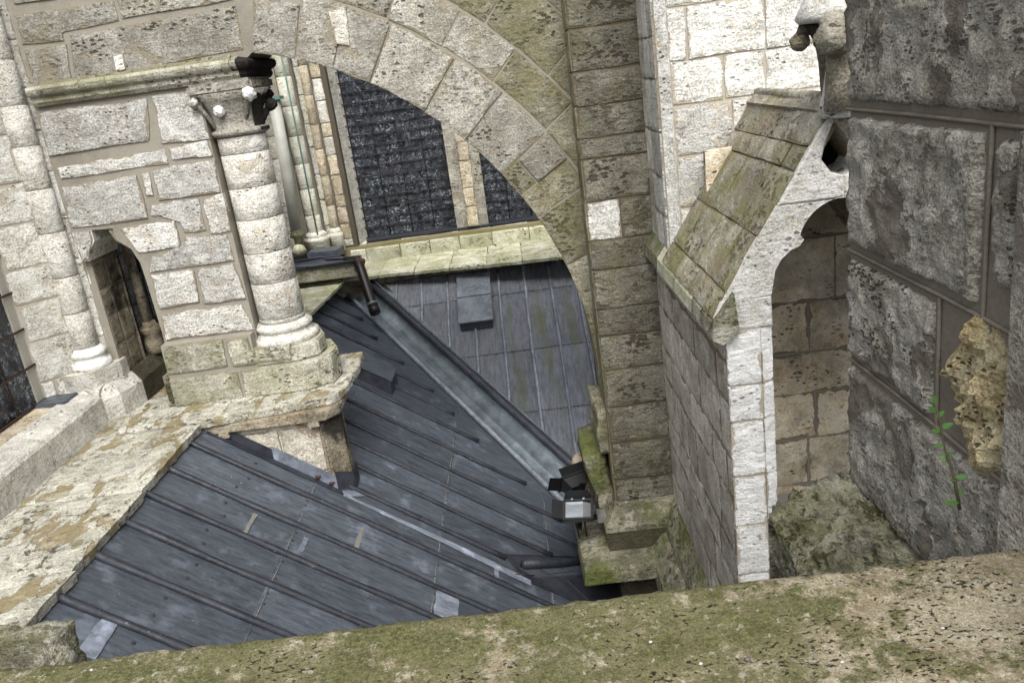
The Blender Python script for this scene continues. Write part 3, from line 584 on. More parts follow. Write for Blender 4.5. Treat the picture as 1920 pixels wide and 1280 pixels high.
# ------------------------------------------------------------------ walkway ledges
LED = -2.25
wk = bpy.data.objects.new('walkway_ledge', None); COL.objects.link(wk); wk.location = (-3, 6, LED); wk['_w'] = [-3., 6., LED]; wk['kind'] = 'structure'
wk['label'] = 'stone walkway ledge with rain puddles above the lead roofs'
def ledge_slab(name, poly, z, th, mat, parent, gap=.004, seed=0, amp=.006, edge=.012, dens=.045):
    """flag with an uneven top and a ragged arris, built as a dense grid clipped to a quad"""
    q = inset(poly, gap); a, b, c, d = [Vector(x) for x in q[:4]]
    nu = max(4, int((b - a).length / dens)); nv = max(4, int((d - a).length / dens)); vs = []
    for j in range(nv + 1):
        for i in range(nu + 1):
            s, t = i / nu, j / nv; p = a.lerp(b, s).lerp(d.lerp(c, s), t)
            ed = min(s * (b - a).length, (1 - s) * (b - a).length, t * (d - a).length, (1 - t) * (d - a).length); X = Vector((p.x, p.y, seed * 1.7))
            zz = z + amp * noise.fractal(X * 5, .6, 2, 5)
            if ed < .001:
                zz -= .010; p = p + Vector((noise.noise(X * 11), noise.noise(X * 11 + Vector((5, 2, 1))))) * edge
            vs.append((p.x, p.y, zz))
    fs = [(j * (nu + 1) + i, j * (nu + 1) + i + 1, (j + 1) * (nu + 1) + i + 1, (j + 1) * (nu + 1) + i) for j in range(nv) for i in range(nu)]
    ring = [i for i in range(nu + 1)] + [j * (nu + 1) + nu for j in range(1, nv + 1)] + [nv * (nu + 1) + i for i in range(nu - 1, -1, -1)] + [j * (nu + 1) for j in range(nv - 1, 0, -1)]
    base = len(vs)
    cx_, cy_ = (a.x + b.x + c.x + d.x) / 4, (a.y + b.y + c.y + d.y) / 4
    for r in ring: v = vs[r]; vs.append((v[0] + (cx_ - v[0]) * .015, v[1] + (cy_ - v[1]) * .015, z - th + R.uniform(-.004, .004)))
    for i in range(len(ring)):
        j = (i + 1) % len(ring); fs.append((base + i, base + j, ring[j], ring[i]))
    fs.append(tuple(base + i for i in range(len(ring) - 1, -1, -1)))
    return mk(name, vs, fs, mat, parent, smooth=False)
def edgeX(y): return -2.685 + .0 * y if y < 5.0 else (-2.685 + (y - 5.0) * .05)
ys = [2.25, 3.05, 3.95, 4.85, 5.93]
for i in range(len(ys) - 1):
    ledge_slab('flagstone', [(-3.62, ys[i]), (-2.68 + R.uniform(-.012, .012), ys[i]), (-2.66 + R.uniform(-.012, .012), ys[i + 1]), (-3.62, ys[i + 1])], LED + R.uniform(-.004, .004), .07, M['ledge'], wk, seed=i, gap=.001, edge=.014)
ledge_slab('flagstone', [(-3.6, 5.93), (-2.63, 5.98), (-2.63, 7.2), (-3.6, 7.2)], LED, .07, M['ledge'], wk, seed=9, gap=.001)
ys = [7.2, 7.9, 8.6, 9.2, 9.75, 10.35]; ex = lambda y: -2.62 + (y - 7.2) * .078
for i in range(len(ys) - 1):
    ledge_slab('flagstone', [(-3.6, ys[i]), (ex(ys[i]), ys[i]), (ex(ys[i + 1]), ys[i + 1]), (-3.6, ys[i + 1])], LED - .01, .05, M['yledge'], wk, seed=20 + i, gap=.002)
fy = lambda x: 10.52 - (x + 2.05) * .145
xs = [-3.6, -2.42, -1.92, -1.45, -.98, -.5, -.04, .42, .95, 1.6]
for i in range(1, len(xs) - 1):
    ledge_slab('flagstone', [(xs[i], fy(xs[i]) - (.05 if i == 1 else 0)), (xs[i + 1], fy(xs[i + 1])), (xs[i + 1], 11.6), (xs[i], 11.6)], LED + R.uniform(-.005, .005), .05, M['yledge'], wk, seed=40 + i, gap=.003)
ledge_slab('flagstone', [(-3.6, 10.35), (-2.38, 10.4), (-2.42, 11.6), (-3.6, 11.6)], LED - .01, .05, M['yledge'], wk, seed=60)
# walls carrying the ledges, seen as the dark band under the edge
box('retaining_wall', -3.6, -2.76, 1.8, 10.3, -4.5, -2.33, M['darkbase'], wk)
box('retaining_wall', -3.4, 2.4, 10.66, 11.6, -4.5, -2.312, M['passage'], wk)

# ------------------------------------------------------------------ left clerestory wall
lw = thing('clerestory_wall', 'cream limestone wall with slim shaft and barred window at left edge', 'wall', (-3.6, 6.3, -2.25))
# window 1 splay
spl = frame((-3.95, 6.13, 0), (1, 1, 0)); SW = .355
prism('mortar', [(-.02, -2.25), (SW + .02, -2.25), (SW + .02, 2.2), (-.02, 2.2)], spl, -.3, .0, M['mortl'], lw)
zs = [2.2, 1.88, 1.55, 1.25, .95, .62, .33, .05, -.30, -.60, -.93, -1.20, -1.50, -1.83, -2.04]
for i, (a, b) in enumerate(zip(zs, zs[1:])):
    if i == 13:
        stone([(.03, b), (.13, b), (.13, a), (.03, a)], spl, M['left'], lw); stone([(.13, b), (SW, b), (SW, a), (.13, a)], spl, M['left'], lw)
    else: stone([(.05 if i % 2 else .03, b), (SW, b), (SW, a), (.05 if i % 2 else .03, a)], spl, M['left'], lw, gap=.007)
box('jamb_rebate', -3.99, -3.93, 6.06, 6.2, -2.1, 2.2, M['mortl'], lw)
# front face above and around
fw = frame((-3.47, 6.62, 0), (0, 1, 0))   # wall face looking to +X ; U=+Y, N = U x V = (1,0,0)
prism('mortar', [(-.06, -2.25), (.34, -2.25), (.34, 2.2), (-.06, 2.2)], fw, -.3, 0, M['mort'], lw)
zs2 = [2.2, 1.85, 1.5, 1.15, .8, .47, .2, -.12, -.45, -.78, -1.02, -1.24, -1.47, -1.72, -1.98]
for a, b in zip(zs2, zs2[1:]):
    s0 = R.uniform(.10, .24)
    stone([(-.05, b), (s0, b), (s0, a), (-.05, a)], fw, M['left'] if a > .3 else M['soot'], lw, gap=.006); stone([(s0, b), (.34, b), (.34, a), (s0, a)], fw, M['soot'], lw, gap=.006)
# thin fillets between shaft and wall face
for k, (x0, y0, x1, y1) in enumerate([(-3.60, 6.52, -3.53, 6.56), (-3.53, 6.56, -3.47, 6.60)]):
    F = frame((x0, y0, 0), (x1 - x0, y1 - y0, 0)); wd = math.dist((x0, y0), (x1, y1))
    prism('mortar', [(-.01, -2.2), (wd, -2.2), (wd, 2.2), (-.01, 2.2)], F, -.2, -.002, M['mortl'], lw)
    z = 2.2
    while z > -1.9:
        hgt = R.uniform(.26, .36); stone([(0, max(z - hgt, -1.95)), (wd, max(z - hgt, -1.95)), (wd, z), (0, z)], F, M['left'], lw, gap=.005, h=.008, ch=.006); z -= hgt
box('wall_core', -5.2, -3.78, 6.62, 6.95, -2.3, 2.2, M['mort'], lw)
# shaft
SX, SY, SR_ = -3.655, 6.46, .105
z = 2.2
while z > -1.66:
    hgt = R.uniform(.27, .37); zb = max(z - hgt, -1.66)
    lathe('shaft_drum', [(SR_ - .006, zb + .003), (SR_, zb + .010), (SR_, z - .010), (SR_ - .006, z - .003)], SX, SY, M['column'], lw, 18); z = zb
lathe('shaft_joint', [(SR_ - .005, -1.7), (SR_ - .005, 2.2)], SX, SY, M['mortl'], lw, 14)
lathe('shaft_base', [(.15, -1.83), (.16, -1.81), (.155, -1.775), (.13, -1.765), (.125, -1.73), (.14, -1.725), (.14, -1.695), (.125, -1.685), (.108, -1.66)], SX + .01, SY - .01, M['white'], lw, 20)
o = extrude_path('shaft_plinth', [(0, -2.05), (0, -1.84), (-.01, -1.83)], [(-3.86, 6.28), (-3.70, 6.22), (-3.56, 6.28), (-3.44, 6.50), (-3.44, 6.62)], M['left'], lw, caps=False)
mk('shaft_plinth', [(-3.86, 6.28, -1.83), (-3.70, 6.22, -1.83), (-3.56, 6.28, -1.83), (-3.44, 6.50, -1.83), (-3.44, 6.62, -1.83), (-3.8, 6.6, -1.83)], [tuple(range(6))], M['left'], lw)
# base moulding that runs back through the passage
pth = [(-3.90, 6.16), (-3.52, 6.16), (-3.42, 6.34), (-3.36, 6.62), (-3.36, 7.0), (-3.36, 7.35), (-3.36, 7.9)]
for i in range(len(pth) - 1):
    a, b = Vector(pth[i]), Vector(pth[i + 1]); d = (b - a).normalized() * .004
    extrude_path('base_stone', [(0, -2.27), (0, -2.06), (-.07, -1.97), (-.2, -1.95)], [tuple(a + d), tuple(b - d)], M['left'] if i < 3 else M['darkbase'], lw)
# kerb blocks
kb = [3.0, 3.75, 4.55, 5.35, 6.19]
for i in range(len(kb) - 1):
    a, b = kb[i] + .004, kb[i + 1] - .004
    o = mk('kerb_block', [(-3.50, a, -2.26), (-3.50, b, -2.26), (-3.50, b, -2.03), (-3.52, b, -2.0), (-3.74, b, -1.965), (-3.8, b, -2.26), (-3.50, a, -2.26), (-3.50, a, -2.03), (-3.52, a, -2.0), (-3.74, a, -1.965), (-3.8, a, -2.26)],
           [(0, 1, 2, 7), (7, 2, 3, 8), (8, 3, 4, 9), (1, 5, 4, 3, 2), (0, 7, 8, 9, 10)], M['kerb'], lw)
    o.data.update()
mk('lead_sill', [(-3.74, 3.0, -1.99), (-3.74, 6.17, -1.99), (-3.95, 6.17, -1.975), (-3.95, 3.0, -1.975)], [(0, 1, 2, 3)], M['tan'], lw, label='stained sill under the window')
o = box('lead_flashing', -3.93, -3.68, 5.98, 6.20, -1.985, -1.955, M['lead'], lw); bevel(o, .006, 2)
mk('sill_mortar', [(-3.955, 3.0, -2.02), (-3.955, 6.15, -2.02), (-3.915, 6.15, -1.95), (-3.915, 3.0, -1.95)], [(0, 1, 2, 3)], M['mortm'], lw)

def window(parent, O, U, u0, u1, v0, v1, rows, cols, mat, barmat, bar_r=.008, proud=.02, vbar=True, label=None):
    """glazed opening: panes between horizontal saddle bars"""
    F = frame(O, U); Oo, Uu, Vv, Nn = F
    wn = prism('window', [(u0 - .02, v0 - .02), (u1 + .02, v0 - .02), (u1 + .02, v1 + .02), (u0 - .02, v1 + .02)], F, -.06, -.02, M['iron'], parent, label=label)
    hgt = (v1 - v0) / rows; wd = (u1 - u0) / cols
    me = bpy.data.meshes.new('pane'); a, b = wd / 2 - .003, hgt / 2 - .003
    me.from_pydata([tuple(Uu * x + Vv * y + Nn * z_) for z_ in (-.004, .004) for x, y in ((-a, -b), (a, -b), (a, b), (-a, b))], [], [(4, 5, 6, 7), (0, 1, 5, 4), (1, 2, 6, 5), (2, 3, 7, 6), (3, 0, 4, 7)]); me.materials.append(mat)
    for j in range(rows):
        for i in range(cols):
            c = Oo + Uu * (u0 + (i + .5) * wd) + Vv * (v0 + (j + .5) * hgt); p = bpy.data.objects.new('pane', me); COL.objects.link(p); p.parent = wn
            p.location = c - origin(wn); p.rotation_euler = (R.uniform(-.025, .025), R.uniform(-.025, .025), R.uniform(-.03, .03))
    for j in range(rows + 1):
        vv = v0 + j * hgt; a, b = Oo + Uu * (u0 - .04) + Vv * vv + Nn * proud, Oo + Uu * (u1 + .04) + Vv * vv + Nn * proud
        tube('bar', [a, a.lerp(b, .5) + Vector((0, 0, R.uniform(-.006, .003))), b], bar_r, barmat, wn, 6)
    if vbar:
        for i in range(1, cols):
            uu = u0 + i * wd; tube('upright_bar', [Oo + Uu * uu + Vv * v0 + Nn * (proud * .6), Oo + Uu * uu + Vv * v1 + Nn * (proud * .6)], bar_r * .7, barmat, wn, 6)
    return wn
window(lw, (-3.95, 3.0, 0), (0, 1, 0), .4, 3.12, -1.96, 2.1, 14, 8, M['glassl'], M['rust'], .009, .03, label='tall near window with rusty bars')
# second window seen through the passage
window(lw, (-3.93, 7.05, 0), (0, 1, 0), .10, 2.4, -1.95, 1.2, 12, 6, M['glassd'], M['iron'], .010, .03, label='dark window behind the passage')
# splay behind passage + little colonnette
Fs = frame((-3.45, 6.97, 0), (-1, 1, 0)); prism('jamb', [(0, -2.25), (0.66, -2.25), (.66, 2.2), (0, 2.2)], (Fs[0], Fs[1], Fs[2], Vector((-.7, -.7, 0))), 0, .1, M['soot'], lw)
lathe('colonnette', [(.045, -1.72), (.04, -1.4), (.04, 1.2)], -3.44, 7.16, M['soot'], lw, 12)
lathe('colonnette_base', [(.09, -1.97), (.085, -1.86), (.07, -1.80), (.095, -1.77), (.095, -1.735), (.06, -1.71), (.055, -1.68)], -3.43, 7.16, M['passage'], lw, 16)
for a, b in zip([2.2, 1.2, .4, -.3, -.9, -1.4, -1.9], [1.2, .4, -.3, -.9, -1.4, -1.9, -2.2]): pass
box('wall_core', -4.2, -3.97, 3.0, 10.6, -2.3, 2.2, M['iron'], lw)

# ------------------------------------------------------------------ flying buttress wall (plane Y=6.5)
fb = thing('flying_buttress', 'pale stone buttress wall with great arch, round column and moulded cornice', 'buttress', (-2.1, 6.7, -2.25))
AW = frame((0, 6.5, 0), (1, 0, 0)); CX, CZ, R1, R2, R3 = -2.48, -2.505, 2.965, 3.43, 3.73
pol = lambda a, r: (CX + r * math.cos(math.radians(a)), CZ + r * math.sin(math.radians(a)))
# masonry core, thick, with the arch soffit
core = [pol(a, R1 + .006) for a in [2 + 75 * i / 26 for i in range(27)]]
core = core + [(-1.85, .36), (-3.5, .28), (-3.5, 2.2), (.6, 2.2), (.6, CZ - .1)]
prism('arch_core', core, AW, -.6, 0, M['mort'], fb)
angs = [76.9, 70.9, 65.4, 59.8, 51.1, 43.9, 36.5, 28.0, 19.5, 9, 0]
for k, (a, b) in enumerate(zip(angs, angs[1:])):
    mm = M['arch'] if k < 6 else M['archmoss']
    rout = R2 if k > 0 else 3.36
    def ringp(a, b, r0, r1, n=3): return [pol(b + (a - b) * i / n, r0) for i in range(n + 1)][::-1] + [pol(b + (a - b) * i / n, r1) for i in range(n + 1)]
    if k == 6:
        md = 3.2; mid = (a + b) / 2
        stone(ringp(a, mid, 3.14, R2 + .01, 1), AW, M['arch'], fb, name='voussoir', h=.02); stone(ringp(a, mid, R1, 3.13, 1), AW, M['archmoss'], fb, name='voussoir'); stone(ringp(mid, b, R1, R2, 1), AW, M['archmoss'], fb, name='voussoir')
    elif k == 3:
        stone(ringp(a, b, R1, R2, 3), AW, M['arch'], fb, name='voussoir', h=.016)
    else: stone(ringp(a, b, R1, rout, 3), AW, mm, fb, name='voussoir', h=.014)
    # soffit stone of each voussoir
    am, w_ = math.radians((a + b) / 2), math.radians(a - b) * R1 / 2
    O = Vector((CX + (R1 + .006) * math.cos(am), 6.5, CZ + (R1 + .006) * math.sin(am))); U = Vector((-math.sin(am), 0, math.cos(am))); 
    stone([(-w_, .0), (w_, .0), (w_, .6), (-w_, .6)], (O, U, Vector((0, 1, 0)), Vector((-math.cos(am), 0, -math.sin(am)))), mm, fb, name='soffit_stone', gap=.006, h=.004)
for a, b in zip([76.5, 68, 60.4, 53.1, 45.6, 36.7, 27.5, 18], [68, 60.4, 53.1, 45.6, 36.7, 27.5, 18, 8]):
    p = [pol(b + (a - b) * i / 2, R2 + .01) for i in range(3)][::-1] + [pol(b + (a - b) * i / 2, R3) for i in range(3)]
    p = clip(p, 1, 0, .56); stone(p, AW, M['arch'] if a > 46 else M['archmoss'], fb, name='voussoir')
for r0, r1, aa in [(R3 + .01, 4.12, [76, 66, 57, 50, 41, 33]), (4.13, 4.55, [76, 64, 54, 46.5, 40])]:
    for a, b in zip(aa, aa[1:]):
        p = [pol(b + (a - b) * i / 2, r0) for i in range(3)][::-1] + [pol(b + (a - b) * i / 2, r1) for i in range(3)]
        stone(clip(p, 1, 0, .56), AW, M['archmoss'], fb)
for r0, r1, aa in [(4.56, 5.1, [76, 66, 56, 48])]:
    for a, b in zip(aa, aa[1:]): stone(clip([pol(a, r0), pol(b, r0), pol(b, r1), pol(a, r1)], 1, 0, .56), AW, M['archmoss'], fb)
# small patch stones set in the voussoirs, as pale inserts
stone([(-1.20, .60), (-1.06, .60), (-1.08, .33), (-1.185, .36)], AW, M['left'], fb, h=.03, back=.02, name='repair_stone')
stone([(-2.83, .50), (-2.745, .51), (-2.75, .385), (-2.83, .38)], AW, M['left'], fb, h=.03, back=.02, name='repair_stone')
AS = [[(-3.451, 0.856), (-2.72, 0.871), (-2.721, 0.724), (-3.149, 0.706), (-3.162, 0.642), (-3.46, 0.661)], [(-2.699, 0.874), (-1.85, 0.891), (-1.86, 0.764), (-2.695, 0.735)], [(-3.104, 0.669), (-1.86, 0.716), (-1.875, 0.419), (-3.154, 0.352)], [(-3.455, 0.614), (-3.155, 0.619), (-3.183, 0.333), (-3.488, 0.338)], [(-3.441, 1.013), (-3.118, 1.025), (-3.132, 0.937), (-3.446, 0.935)], [(-3.1, 1.03), (-2.4, 1.05), (-2.4, .9), (-3.1, .94)],
 [(-3.485, 0.172), (-2.663, 0.174), (-2.72, -0.128), (-3.516, -0.139)], [(-2.618, 0.176), (-2.282, 0.186), (-2.276, -0.177), (-2.636, -0.163)], [(-3.478, -0.235), (-2.633, -0.207), (-2.627, -0.316), (-3.485, -0.328)], [(-2.599, -0.198), (-2.287, -0.193), (-2.28, -0.305), (-2.582, -0.295)], [(-3.48, -0.382), (-2.891, -0.364), (-2.889, -0.704), (-3.505, -0.703)], [(-2.851, -0.373), (-2.793, -0.368), (-2.797, -0.54), (-2.859, -0.54)], [(-2.76, -0.34), (-2.272, -0.33), (-2.277, -0.584), (-2.774, -0.578)],
 [(-2.855, -0.599), (-2.468, -0.609), (-2.466, -0.856), (-2.639, -0.859), (-2.658, -0.706), (-2.864, -0.7)], [(-2.429, -0.605), (-2.274, -0.598), (-2.274, -0.896), (-2.443, -0.892)], [(-3.128, -0.755), (-2.69, -0.747), (-2.684, -0.967), (-3.04, -0.96)], [(-2.946, -1.005), (-2.668, -0.998), (-2.644, -0.876), (-2.312, -0.906), (-2.307, -1.125), (-2.988, -1.134)], [(-2.991, -1.156), (-2.64, -1.159), (-2.659, -1.426), (-2.988, -1.438)], [(-2.613, -1.155), (-2.308, -1.151), (-2.284, -1.446), (-2.627, -1.445)], [(-3.0, -1.482), (-2.325, -1.486), (-2.279, -1.702), (-3.002, -1.698)], [(-3.518, -0.746), (-3.372, -0.742), (-3.362, -0.807), (-3.42, -0.903), (-3.44, -0.971), (-3.506, -0.974)]]
for i, p in enumerate(AS): stone(p, AW, M['arch'] if i < 6 else M['wall'], fb, gap=0, h=.014, jit=.007)
# lower wall with the passage opening cut out (two sides and a lintel zone)
lowr = [(-3.19, -.75), (-3.19, -.84), (-3.09, -.93), (-3.05, -1.05), (-3.04, -1.25), (-3.03, -1.62), (-3.03, -2.25), (-2.27, -2.25), (-2.27, .3), (-3.52, .3), (-3.52, -.74), (-3.37, -.74)]
prism('wall_core', lowr[::-1] if area(lowr) < 0 else lowr, AW, -.6, 0, M['mort'], fb)
lj = [(-3.52, -.98), (-3.44, -.98), (-3.42, -.90), (-3.365, -.83), (-3.36, -.74), (-3.52, -.74)]
prism('corbel', lj, AW, -.5, -.002, M['left'], fb)
prism('corbel', [(-3.24, -.745), (-3.02, -.745), (-3.02, -1.06), (-3.055, -1.05), (-3.10, -.93), (-3.20, -.85)][::-1], AW, -.61, -.01, M['soot'], fb)
# outer quoins of the wall end
box('pier_core', -2.32, -2.13, 6.75, 7.1, -1.9, .22, M['soot'], fb)
# second lower wall courses flush with the plinth
PW = frame((0, 6.38, 0), (1, 0, 0))
prism('plinth_core', [(-3.02, -2.25), (-1.98, -2.25), (-1.98, -1.84), (-2.28, -1.84), (-2.28, -1.72), (-3.02, -1.72)], PW, -.7, -.004, M['mort'], fb)
for p in [[(-3.0, -1.735), (-2.508, -1.725), (-2.521, -1.96), (-3.02, -1.965)], [(-2.48, -1.735), (-2.30, -1.735), (-2.30, -1.84), (-1.98, -1.84), (-1.98, -1.97), (-2.48, -1.965)], [(-3.02, -2.0), (-2.45, -2.01), (-2.45, -2.25), (-3.02, -2.25)], [(-2.43, -2.01), (-1.93, -2.01), (-1.93, -2.25), (-2.43, -2.25)]]:
    stone(p, PW, M['plinth'], fb, gap=.002, h=.012)
stone([(-.02, -2.25), (.5, -2.25), (.5, -1.97), (-.02, -1.97)], frame((-3.02, 6.40, 0), (0, 1, 0)), M['darkbase'], fb)
# octagonal plinth and column
oct_ = [(-2.30, 6.375), (-1.94, 6.375), (-1.78, 6.49), (-1.76, 6.68), (-1.86, 6.93), (-2.3, 7.08)]
def slabpoly(name, plan, z0, z1, mat, parent, wd=.012):
    n = len(plan); vs = [(x, y, z0) for x, y in plan] + [(x, y, z1) for x, y in plan]
    fs = [tuple(range(n - 1, -1, -1)), tuple(range(n, 2 * n))] + [(i, (i + 1) % n, n + (i + 1) % n, n + i) for i in range(n)]
    o = mk(name, vs, fs, mat, parent)
    if wd: bevel(o, wd, 2, .002)
    return o
slabpoly('plinth_stage', [(-2.30, 6.36), (-1.90, 6.36), (-1.70, 6.48), (-1.675, 6.68), (-1.78, 6.95), (-2.3, 7.1)], -2.25, -2.0, M['plinth'], fb)
slabpoly('plinth_stage', oct_, -1.995, -1.86, M['plinth'], fb)
KX, KY, KR = -2.075, 6.655, .188
lathe('column_base', [(.262, -1.865), (.278, -1.85), (.275, -1.81), (.25, -1.80), (.235, -1.79), (.222, -1.76), (.236, -1.75), (.238, -1.725), (.22, -1.71), (.195, -1.69)], KX, KY, M['column'], fb, 28, jit=.003)
z = -.19
for hgt in [.13, .26, .25, .27, .25, .3, .2]:
    zb = max(z - hgt, -1.69)
    lathe('column_drum', [(KR - .004, zb + .002), (KR, zb + .006), (KR, z - .006), (KR - .004, z - .002)], KX, KY, M['column'], fb, 28); z = zb
lathe('column_joint', [(KR - .006, -1.69), (KR - .006, -.15)], KX, KY, M['mort'], fb, 20)
# capital
lathe('capital', [(.20, -.185), (.222, -.165), (.22, -.14), (.19, -.13), (.19, -.08), (.205, 0), (.24, .08), (.29, .14)], KX, KY, M['arch'], fb, 24, jit=.002)
bx = [(-2.345, 6.39), (-1.83, 6.39), (-1.80, 6.95), (-2.345, 6.95)]
o = slabpoly('abacus', [(-2.34, 6.43), (-1.85, 6.43), (-1.82, 6.95), (-2.34, 6.95)], .13, .22, M['arch'], fb, .02)
def crocket(x, y, z, dx, dy, mat, s=1.0, seed=0):
    d = Vector((dx, dy, 0)).normalized(); b = Vector((x, y, z))
    tube('crocket_stem', [b - d * .16 * s + Vector((0, 0, -.26 * s)), b - d * .10 * s + Vector((0, 0, -.13 * s)), b - d * .03 * s + Vector((0, 0, -.03 * s)), b], [.018 * s, .022 * s, .024 * s, .022 * s], M['arch'] if mat is not M['blackcrust'] else mat, fb, 8)
    blob('crocket', b + Vector((0, 0, -.01)), (.044 * s, .044 * s, .044 * s), mat, fb, 3, .30, 2.3, seed)
crocket(-1.88, 6.43, .115, 1, -1, M['white'], 1.1, 3); crocket(-2.31, 6.44, .10, -1, -1, M['column'], .8, 5); crocket(-2.13, 6.43, .02, -.2, -1, M['white'], .9, 8)
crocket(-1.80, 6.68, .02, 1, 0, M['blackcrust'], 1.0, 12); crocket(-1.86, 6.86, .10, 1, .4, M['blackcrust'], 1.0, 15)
# black crust on the weather side of the capital
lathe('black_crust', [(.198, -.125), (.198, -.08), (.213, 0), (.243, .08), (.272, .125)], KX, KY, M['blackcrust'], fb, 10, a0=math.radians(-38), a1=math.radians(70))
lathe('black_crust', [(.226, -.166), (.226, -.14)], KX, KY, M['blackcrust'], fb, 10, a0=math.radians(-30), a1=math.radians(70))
# cornice with returned end
cp = [(0, .215), (.03, .215), (.055, .245), (.05, .275), (.085, .295), (.095, .31), (.10, .335), (.085, .355), (.0, .375)]
pathc = [(-3.5, 6.5), (-3.1, 6.5), (-2.9, 6.5), (-2.62, 6.5), (-2.3, 6.5), (-1.97, 6.5)]
for i in range(len(pathc) - 1):
    a, b = pathc[i], pathc[i + 1]; extrude_path('cornice_stone', cp, [(a[0] + .002, a[1]), (b[0] - .002, b[1])], M['plinth'], fb, jit=.002)
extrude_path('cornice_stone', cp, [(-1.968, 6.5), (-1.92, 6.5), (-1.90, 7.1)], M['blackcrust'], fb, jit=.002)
extrude_path('cornice_stone', cp, [(-1.968, 6.497), (-1.925, 6.497)], M['plinth'], fb, jit=.001)
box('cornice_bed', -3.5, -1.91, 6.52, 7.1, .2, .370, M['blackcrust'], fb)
# thin moss line on the cornice top
mk('moss_line', [(-3.5, 6.425, .352), (-1.97, 6.425, .354), (-1.97, 6.505, .40), (-3.5, 6.505, .39)], [(0, 1, 2, 3)], M['archmoss'], fb)

# ------------------------------------------------------------------ footing: slab and block that carry the column
ft = thing('column_footing', 'projecting stone slab on a stained block jutting from the lead roof', 'footing', (-2.1, 6.2, -2.6))
sp_ = [(-2.64, 5.97), (-1.66, 6.14), (-1.60, 6.30), (-1.565, 6.86), (-1.6, 7.25), (-2.9, 7.25), (-2.9, 5.97)]
n = len(sp_)
def ragged(plan, st=.06, amp=.012, seed=0):
    out = []
    for i in range(len(plan)):
        a, b = Vector(plan[i]), Vector(plan[(i + 1) % len(plan)]); k = max(1, int((b - a).length / st))
        for j in range(k):
            p = a.lerp(b, j / k); X = Vector((p.x, p.y, seed)); out.append((p.x + amp * noise.noise(X * 9), p.y + amp * noise.noise(X * 9 + Vector((4, 4, 4)))))
    return out
rp = ragged(sp_)
slabpoly('top_slab', rp, -2.315, LED + .004, M['ledge'], ft, .008)
bp_ = [(-2.9, 5.90), (-1.72, 5.90), (-1.62, 6.02), (-1.62, 6.35), (-1.8, 6.9), (-2.9, 7.1)]
# under-slab moulding and block front stones
slabpoly('bed_mould', [(x * 1 + (.0), y + .10) for x, y in bp_], -2.39, -2.315, M['passage'], ft, .01)
BF = frame((0, 6.06, 0), (1, 0, 0))
prism('block_core', [(-2.9, -3.4), (-1.78, -3.4), (-1.78, -2.39), (-2.9, -2.39)], BF, -.45, -.01, M['block'], ft)
stone([(-2.68, -3.2), (-2.13, -3.2), (-2.13, -2.44), (-2.68, -2.44)], BF, M['block'], ft, gap=.004, h=.0); stone([(-2.12, -2.84), (-1.78, -2.84), (-1.78, -2.44), (-2.12, -2.44)], BF, M['block'], ft, gap=.004, h=.004); stone([(-2.12, -3.3), (-1.78, -3.3), (-1.78, -2.85), (-2.12, -2.85)], BF, M['block'], ft, gap=.004)
slabpoly('chamfer_block', [(-1.80, 6.04), (-1.765, 6.04), (-1.645, 6.17), (-1.65, 6.32), (-1.80, 6.5)], -3.5, -2.36, M['soot'], ft, .01)
for x in (-2.58, -1.86): box('dentil', x, x + .085, 6.0, 6.1, -2.43, -2.385, M['passage'], ft)
# lead upstand round the block
def ups(name, pts, mat, h=.10, off=.0):
    vs = []; 
    for x, y in pts: vs.append((x, y, ZL(x) + .0))
    for x, y in pts: vs.append((x, y, ZL(x) + h))
    k = len(pts); mk(name, vs, [(i, i + 1, k + i + 1, k + i) for i in range(k - 1)], mat, ft)
ups('lead_upstand', [(-2.60, 6.035), (-2.2, 6.035)], M['leaddark'], .10); ups('lead_upstand', [(-2.2, 6.03), (-1.95, 6.028), (-1.74, 6.025)], M['leadb'], .13)
ups('lead_upstand', [(-1.74, 6.025), (-1.625, 6.155), (-1.63, 6.34)], M['leaddark'], .17)
mk('lead_apron', [tp(-2.66, 6.03, .012), tp(-1.72, 6.02, .012), tp(-1.70, 5.96, .012), tp(-2.66, 5.97, .012)], [(0, 3, 2, 1)], M['leaddark'], ft)
mk('lead_apron', [tp(-1.72, 6.02, .011), tp(-1.60, 6.15, .011), tp(-1.54, 6.12, .011), tp(-1.68, 5.955, .011)], [(0, 3, 2, 1)], M['leadb'], ft)
for x in (-1.88, -1.78): 
    o = blob('rust_spot', (x, 6.018, ZL(x) + .04), (.03, .004, .022), M['rust'], ft, 1, .5, 4, x)
# pale streak running down from the block
ys_ = [(-1.70, 5.96, 5.99), (-1.4, 5.945, 5.995), (-1.0, 5.93, 6.0), (-.6, 5.90, 5.99), (-.3, 5.88, 5.96)]
vs = [tp(x, a, .0098) for x, a, b in ys_] + [tp(x, b, .0098) for x, a, b in ys_]
mk('pale_streak', vs, [(i, i + 1, 6 + i, 5 + i) for i in range(4)], M['leadb'], ft, label='pale streak on the lead below the block')

# ------------------------------------------------------------------ far apse wall
fa = thing('apse_wall', 'far wall with dark barred lancet windows, shafts and mossy sill', 'wall', (-1, 11.6, -2.25))
AF = frame((0, 11.55, 0), (1, 0, 0))
window(fa, (0, 11.8, 0), (1, 0, 0), -2.19, -.90, -1.97, 1.3, 23, 4, M['glass'], M['iron'], .0085, .03, label='left lancet window')
window(fa, (0, 11.8, 0), (1, 0, 0), -.45, 1.1, -1.97, 1.3, 23, 5, M['glass'], M['iron'], .0085, .03, label='right lancet window')
